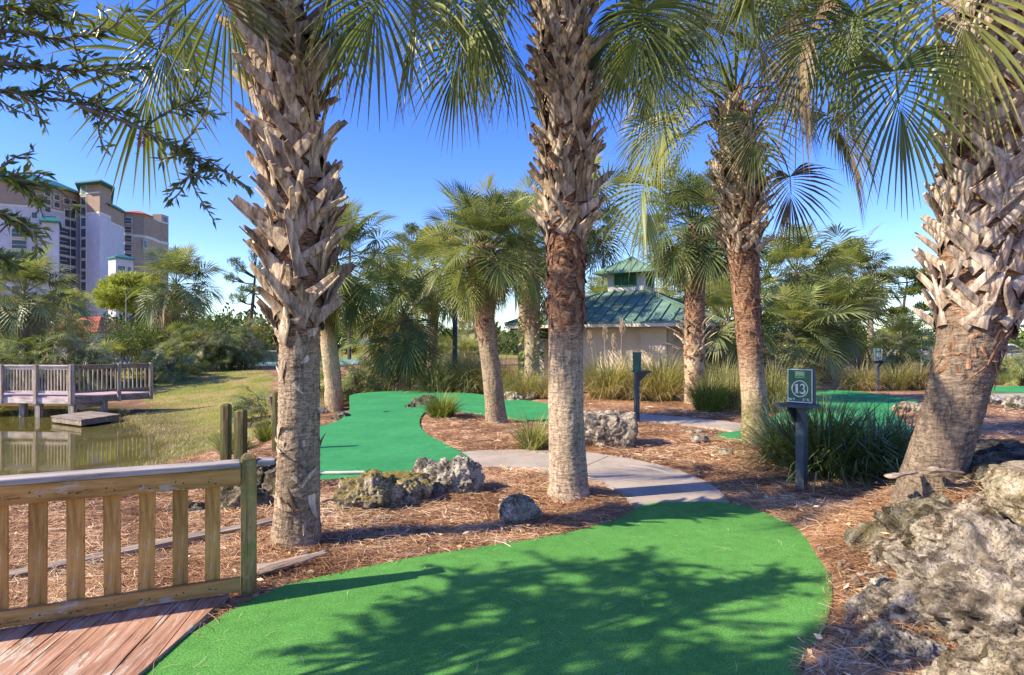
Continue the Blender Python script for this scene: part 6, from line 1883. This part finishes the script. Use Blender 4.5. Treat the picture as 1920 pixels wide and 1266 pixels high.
def tower_block():
    rt = empty('apartment_tower', (px2x(120, 175), 175, 0), 'tall apartment block of brown and shade tinted walls with teal hip roofs', 'building')
    A0, A1, A2 = (-150, 150), (80, 160), (150, 171); T1, T2, T3 = (150, 168), (187, 166), (208, 172); W2 = (233, 181)
    zc = 36.4                                   # cornice between shade tinted and brown walls
    back = [(150, 200), (-150, 185)]
    block(rt, 'wall', [A0, A1, A2] + back, -1, zc, M['stucco_shade'])
    block(rt, 'upper_wall', [A0, A1, A2] + back, zc + .02, 42.6, M['stucco_brown'])
    block(rt, 'wall', [T1, T2, T3, (205, 190), (165, 190)], -1, zc, M['stucco_shade'])
    block(rt, 'upper_wall', [T1, T2, T3, (205, 190), (165, 190)], zc + .02, 44.3, M['stucco_brown'])
    block(rt, 'wall', [T3, W2, (232, 198), (206, 191)], -1, 35.0, M['stucco_shade'])
    block(rt, 'upper_wall', [T3, W2, (232, 198), (206, 191)], 35.02, 39.6, M['stucco_brown'])
    hiproof(rt, [T1, T2, T3, (205, 190), (165, 190)], 44.4, 47.2, 1.28, M['roof_teal'], inset=.75)
    hiproof(rt, [T3, W2, (232, 198), (206, 191)], 39.7, 41.5, 1.2, M['roof_teal'], inset=.6)
    hiproof(rt, [A0, A1, A2] + back, 42.7, 46.2, 1.05, M['roof_teal'], inset=.35)
    block(rt, 'bulge_wall', [(78, 157), (110, 158.5), (112, 164), (80, 164)], -1, 32.4, M['stucco_shade'])
    hiproof(rt, [(78, 157), (110, 158.5), (112, 164), (80, 164)], 32.5, 34.0, 1.25, M['roof_teal'], inset=.4)
    block(rt, 'annex_wall', [(203, 152), (217, 150), (250, 154), (238, 166)], -1, 22.4, M['stucco_shade'])
    hiproof(rt, [(203, 152), (217, 150), (250, 154), (238, 166)], 22.5, 23.6, 1.12, M['roof_teal'], inset=.7)
    block(rt, 'roof_house', [(26, 172), (38, 172), (38, 178), (26, 178)], 43, 48.6, M['trim'])
    block(rt, 'chimney', [(49, 172), (61, 172), (61, 176), (49, 176)], 43, 49.4, M['stucco_brown'])
    for a, b in ((A0, A1), (A1, A2), (T1, T2), (T2, T3)): band(rt, a, b, zc)
    band(rt, T1, T2, 41.8, .4); band(rt, T3, W2, 35.0, .4); band(rt, A1, A2, 34.6, .3)
    # sunlit recess on the tower: a lighter render panel
    # windows
    for k in range(15):                          # glazed shaft of the tower
        z = 44.2 - 2.86 * (k + 1)
        window(rt, T1, T2, .20, 1.5, z + .3, z + 2.5, M['roof_teal'] if k == 0 else None)
    for k in range(11):
        z = 37.6 - 2.55 * k
        window(rt, A1, A2, .80, 1.5, z - 2.2, z - .3); window(rt, A1, A2, .64, 1.5, z - 2.2, z - .3)
        if k > 1: window(rt, A1, A2, .46, 2.6, z - 2.2, z - .2, bal=True)
    for s, zs in ((.12, (41.0, 38.8, 36.9)), (.36, (40.6, 38.6)), (.62, (40.2,)), (.82, (40.2, 38.1))):
        for z in zs: window(rt, A1, A2, s, 1.5, z - 1.3, z)
    for k in range(9): window(rt, T3, W2, .42, 1.3, 37.6 - 2.5 * k, 39.0 - 2.5 * k)
    window(rt, T2, T3, .5, 2.2, 37.2, 43.6, M['roof_teal']); window(rt, T2, T3, .5, 2.2, 33.2, 35.4, M['roof_teal'])
    for k in range(7): window(rt, A0, A1, .80, 3.0, 28.5 - 2.9 * k, 30.6 - 2.9 * k, bal=True)
    for k in range(8):
        window(rt, T2, T3, .5, 1.2, 30.2 - 2.7 * k, 31.7 - 2.7 * k)
    for k in range(9): window(rt, A0, A1, .93, 1.1, 33.6 - 2.9 * k, 35.0 - 2.9 * k)
    for z in (20.4, 17.8, 15.2):
        window(rt, (217, 150), (250, 154), .3, 1.8, z - 1.2, z); window(rt, (217, 150), (250, 154), .75, .8, z - 1.2, z)
tower_block()
def brown_block():
    rt = empty('apartment_building', (px2x(275, 215), 215, 0), 'brown apartment block with a curved corner and red tiled roof', 'building')
    fp = [(234, 200), (250, 201), (270, 203), (288, 208), (300, 214), (316, 218), (314, 240), (236, 240)]
    block(rt, 'wall', fp, -1, 36.4, M['stucco_tan']); block(rt, 'upper_wall', fp, 36.42, 43.6, M['stucco_brown'])
    hiproof(rt, [(234, 200), (250, 201), (270, 203), (286, 207), (286, 235), (236, 235)], 43.7, 46.4, 1.06, M['roof_red'], inset=.8)
    block(rt, 'penthouse_wall', [(286, 216), (303, 216), (316, 220), (314, 238), (288, 238)], 43.62, 46.4, M['stucco_brown'])
    for a, b in zip(fp[:5], fp[1:6]): band(rt, a, b, 36.4, .9); band(rt, a, b, 43.4, .5)
    for k in range(11): window(rt, fp[0], fp[1], .4, 1.8, 40 - 2.9 * k, 42 - 2.9 * k, bal=True)
    window(rt, fp[2], fp[3], .1, 1.8, 32.6, 35.2); window(rt, (303, 216), (316, 220), .5, 2.4, 44, 45.8)
    band(rt, fp[4], fp[5], 30.0, .5)
brown_block()
def cream_block():
    rt = empty('apartment_building', (px2x(885, 150), 150, 0), 'distant cream apartment block seen through the palm grove', 'building')
    a, b, c = (858, 150), (886, 147), (915, 153)
    block(rt, 'wall', [a, b, c, (912, 170), (864, 170)], -1, 12.8, M['stucco_cream'])
    block(rt, 'end_wall', [(887, 146.8), (915, 152.6), (914.6, 153.2), (887.5, 147.4)], -1, 13.2, M['stucco_pink'])
    hiproof(rt, [a, b, c, (912, 170), (864, 170)], 13.3, 15.2, 1.1, M['roof_teal'])
    for k in range(5):
        for s in (.2, .5, .8): window(rt, a, b, s, .7, 10.4 - 2.5 * k, 11.9 - 2.5 * k)
cream_block()
def red_roof():
    d = 52; x = px2x(150, d); root = empty('clubhouse', (x, d, 0), 'low building with red tiled roof half hidden behind the shrubs', 'building')
    mb = MB(); box(mb, x - 2.2, x + 1.2, d, d + 5, -.1, 2.5); mb.build('wall', M['stucco_cream'], root)
    zt = py2z(600, d); c = np.array((x - .7, d + 2.5))
    mb = MB(); V = [(x - 2.8, d - .6, 2.52), (x + 1.8, d - .6, 2.52), (x + 1.8, d + 5.6, 2.52), (x - 2.8, d + 5.6, 2.52), (x - 1.2, d + 2.5, zt + .4), (x + .1, d + 2.5, zt + .4)]
    mb.add(V, [(0, 1, 5, 4), (1, 2, 5), (2, 3, 4, 5), (3, 0, 4), (3, 2, 1, 0)]); mb.build('roof', M['roof_red'], root)
red_roof()
def green_hut():
    d = 48; x = px2x(702, d); root = empty('hut', (x, d, 0), 'small teal roofed hut beyond the palm grove', 'building')
    mb = MB(); box(mb, x - .9, x + 1.2, d, d + 2, -.1, 1.6); mb.build('wall', M['stucco_cream'], root)
    mb = MB(); V = [(x - 1.3, d - .4, 1.62), (x + 1.6, d - .4, 1.62), (x + 1.6, d + 2.4, 1.62), (x - 1.3, d + 2.4, 1.62), (x - .4, d + 1, 2.5), (x + .7, d + 1, 2.5)]
    mb.add(V, [(0, 1, 5, 4), (1, 2, 5), (2, 3, 4, 5), (3, 0, 4), (3, 2, 1, 0)]); mb.build('roof', M['roof_teal'], root)
green_hut()
def white_wall():
    d = 44; x0, x1 = px2x(1655, d), px2x(1850, d)
    root = empty('white_wall', ((x0 + x1) / 2, d, 0), 'low white wall with a dark railing beyond the right green', 'wall')
    mb = MB(); box(mb, x0, x1, d, d + .2, -.1, 1.15); mb.build('wall', M['white'], root)
    for k in range(9):
        x = x0 + (x1 - x0) * (k + .5) / 9
        mb = MB(); box(mb, x - .04, x + .04, d + .06, d + .14, 1.152, 1.9); mb.build('post', M['bark'], root)
    mb = MB(); box(mb, x0, x1, d + .07, d + .13, 1.902, 1.97); mb.build('rail', M['bark'], root)
white_wall()
def court_fence():
    d = 43.2; x0, x1 = px2x(60, d), px2x(560, d)
    root = empty('court_fence', ((x0 + x1) / 2, d, 0), 'low grey railing along the near side of the tennis court', 'fence')
    mb = MB(); box(mb, x0, x1, d - .03, d + .03, .98, 1.04); box(mb, x0, x1, d - .02, d + .02, .12, .16); mb.build('rail', M['steel'], root)
    for k in range(13):
        x = x0 + (x1 - x0) * k / 12
        mb = MB(); tube(mb, [(x, d + .07, -.1), (x, d + .07, .5), (x, d + .07, 1.06)], .03, 8); mb.build('post', M['steel'], root)
    mb = MB()
    n = int((x1 - x0) / .16)
    for k in range(n):
        x = x0 + (x1 - x0) * (k + .5) / n; box(mb, x - .008, x + .008, d - .008, d + .008, .165, .975)
    mb.build('bars', M['steel'], root)
court_fence()
def tennis_net():
    y = 51.5; root = empty('tennis_net', (-22.5, y, 0), 'dark tennis net with white top tape across the court', 'net')
    mb = MB(); box(mb, -30.5, -14.5, y - .01, y + .01, .07, .9); mb.build('mesh', M['net'], root)
    mb = MB(); box(mb, -30.5, -14.5, y - .03, y + .03, .902, 1.0); mb.build('tape', M['white'], root)
    for x in (-30.6, -14.4):
        mb = MB(); tube(mb, [(x, y, -.1), (x, y, .5), (x, y, 1.07)], .05, 8); mb.build('post', M['net'], root)
tennis_net()
def white_car():
    d = 33.0; x = px2x(1852, d); root = empty('parked_car', (x, d, 0), 'white parked car mostly hidden behind the leaning palm and the bright palmettos', 'car')
    # side profile facing the camera
    prof = [(-2.1, .35), (-2.15, .75), (-1.95, .95), (-1.15, 1.02), (-.45, 1.52), (.75, 1.55), (1.55, 1.1), (2.1, 1.0), (2.2, .6), (2.1, .35)]
    V = [(x + a, d + s, z) for s in (-.85, .85) for a, z in prof]; n = len(prof)
    mb = MB(); mb.add(V, [tuple(range(n)), tuple(range(n, 2 * n))[::-1]] + [(i, n + i, n + (i + 1) % n, (i + 1) % n) for i in range(n)]); mb.build('body', M['white'], root, bevel=.06)
    for w in ([(-.95, 1.06), (-.42, 1.45), (.05, 1.47), (.05, 1.06)], [(.12, 1.06), (.12, 1.47), (.7, 1.48), (1.35, 1.1)]):
        mb = MB(); k = len(w); mb.add([(x + a, d - .856, z) for a, z in w] + [(x + a, d - .84, z) for a, z in w], [tuple(range(k)), tuple(range(k, 2 * k))[::-1]] + [(i, k + i, k + (i + 1) % k, (i + 1) % k) for i in range(k)]); mb.build('window', M['glass'], root)
    for a in (-1.35, 1.35):
        mb = MB(); tube(mb, [(x + a, d - .89, .33), (x + a, d - .8, .33), (x + a, d - .68, .33)], .33, 20); wh = mb.build('wheel', M['black'], root)
        mb = MB(); tube(mb, [(x + a, d - .905, .33), (x + a, d - .9, .33), (x + a, d - .892, .33)], .2, 16); mb.build('rim', M['steel'], wh)
white_car()
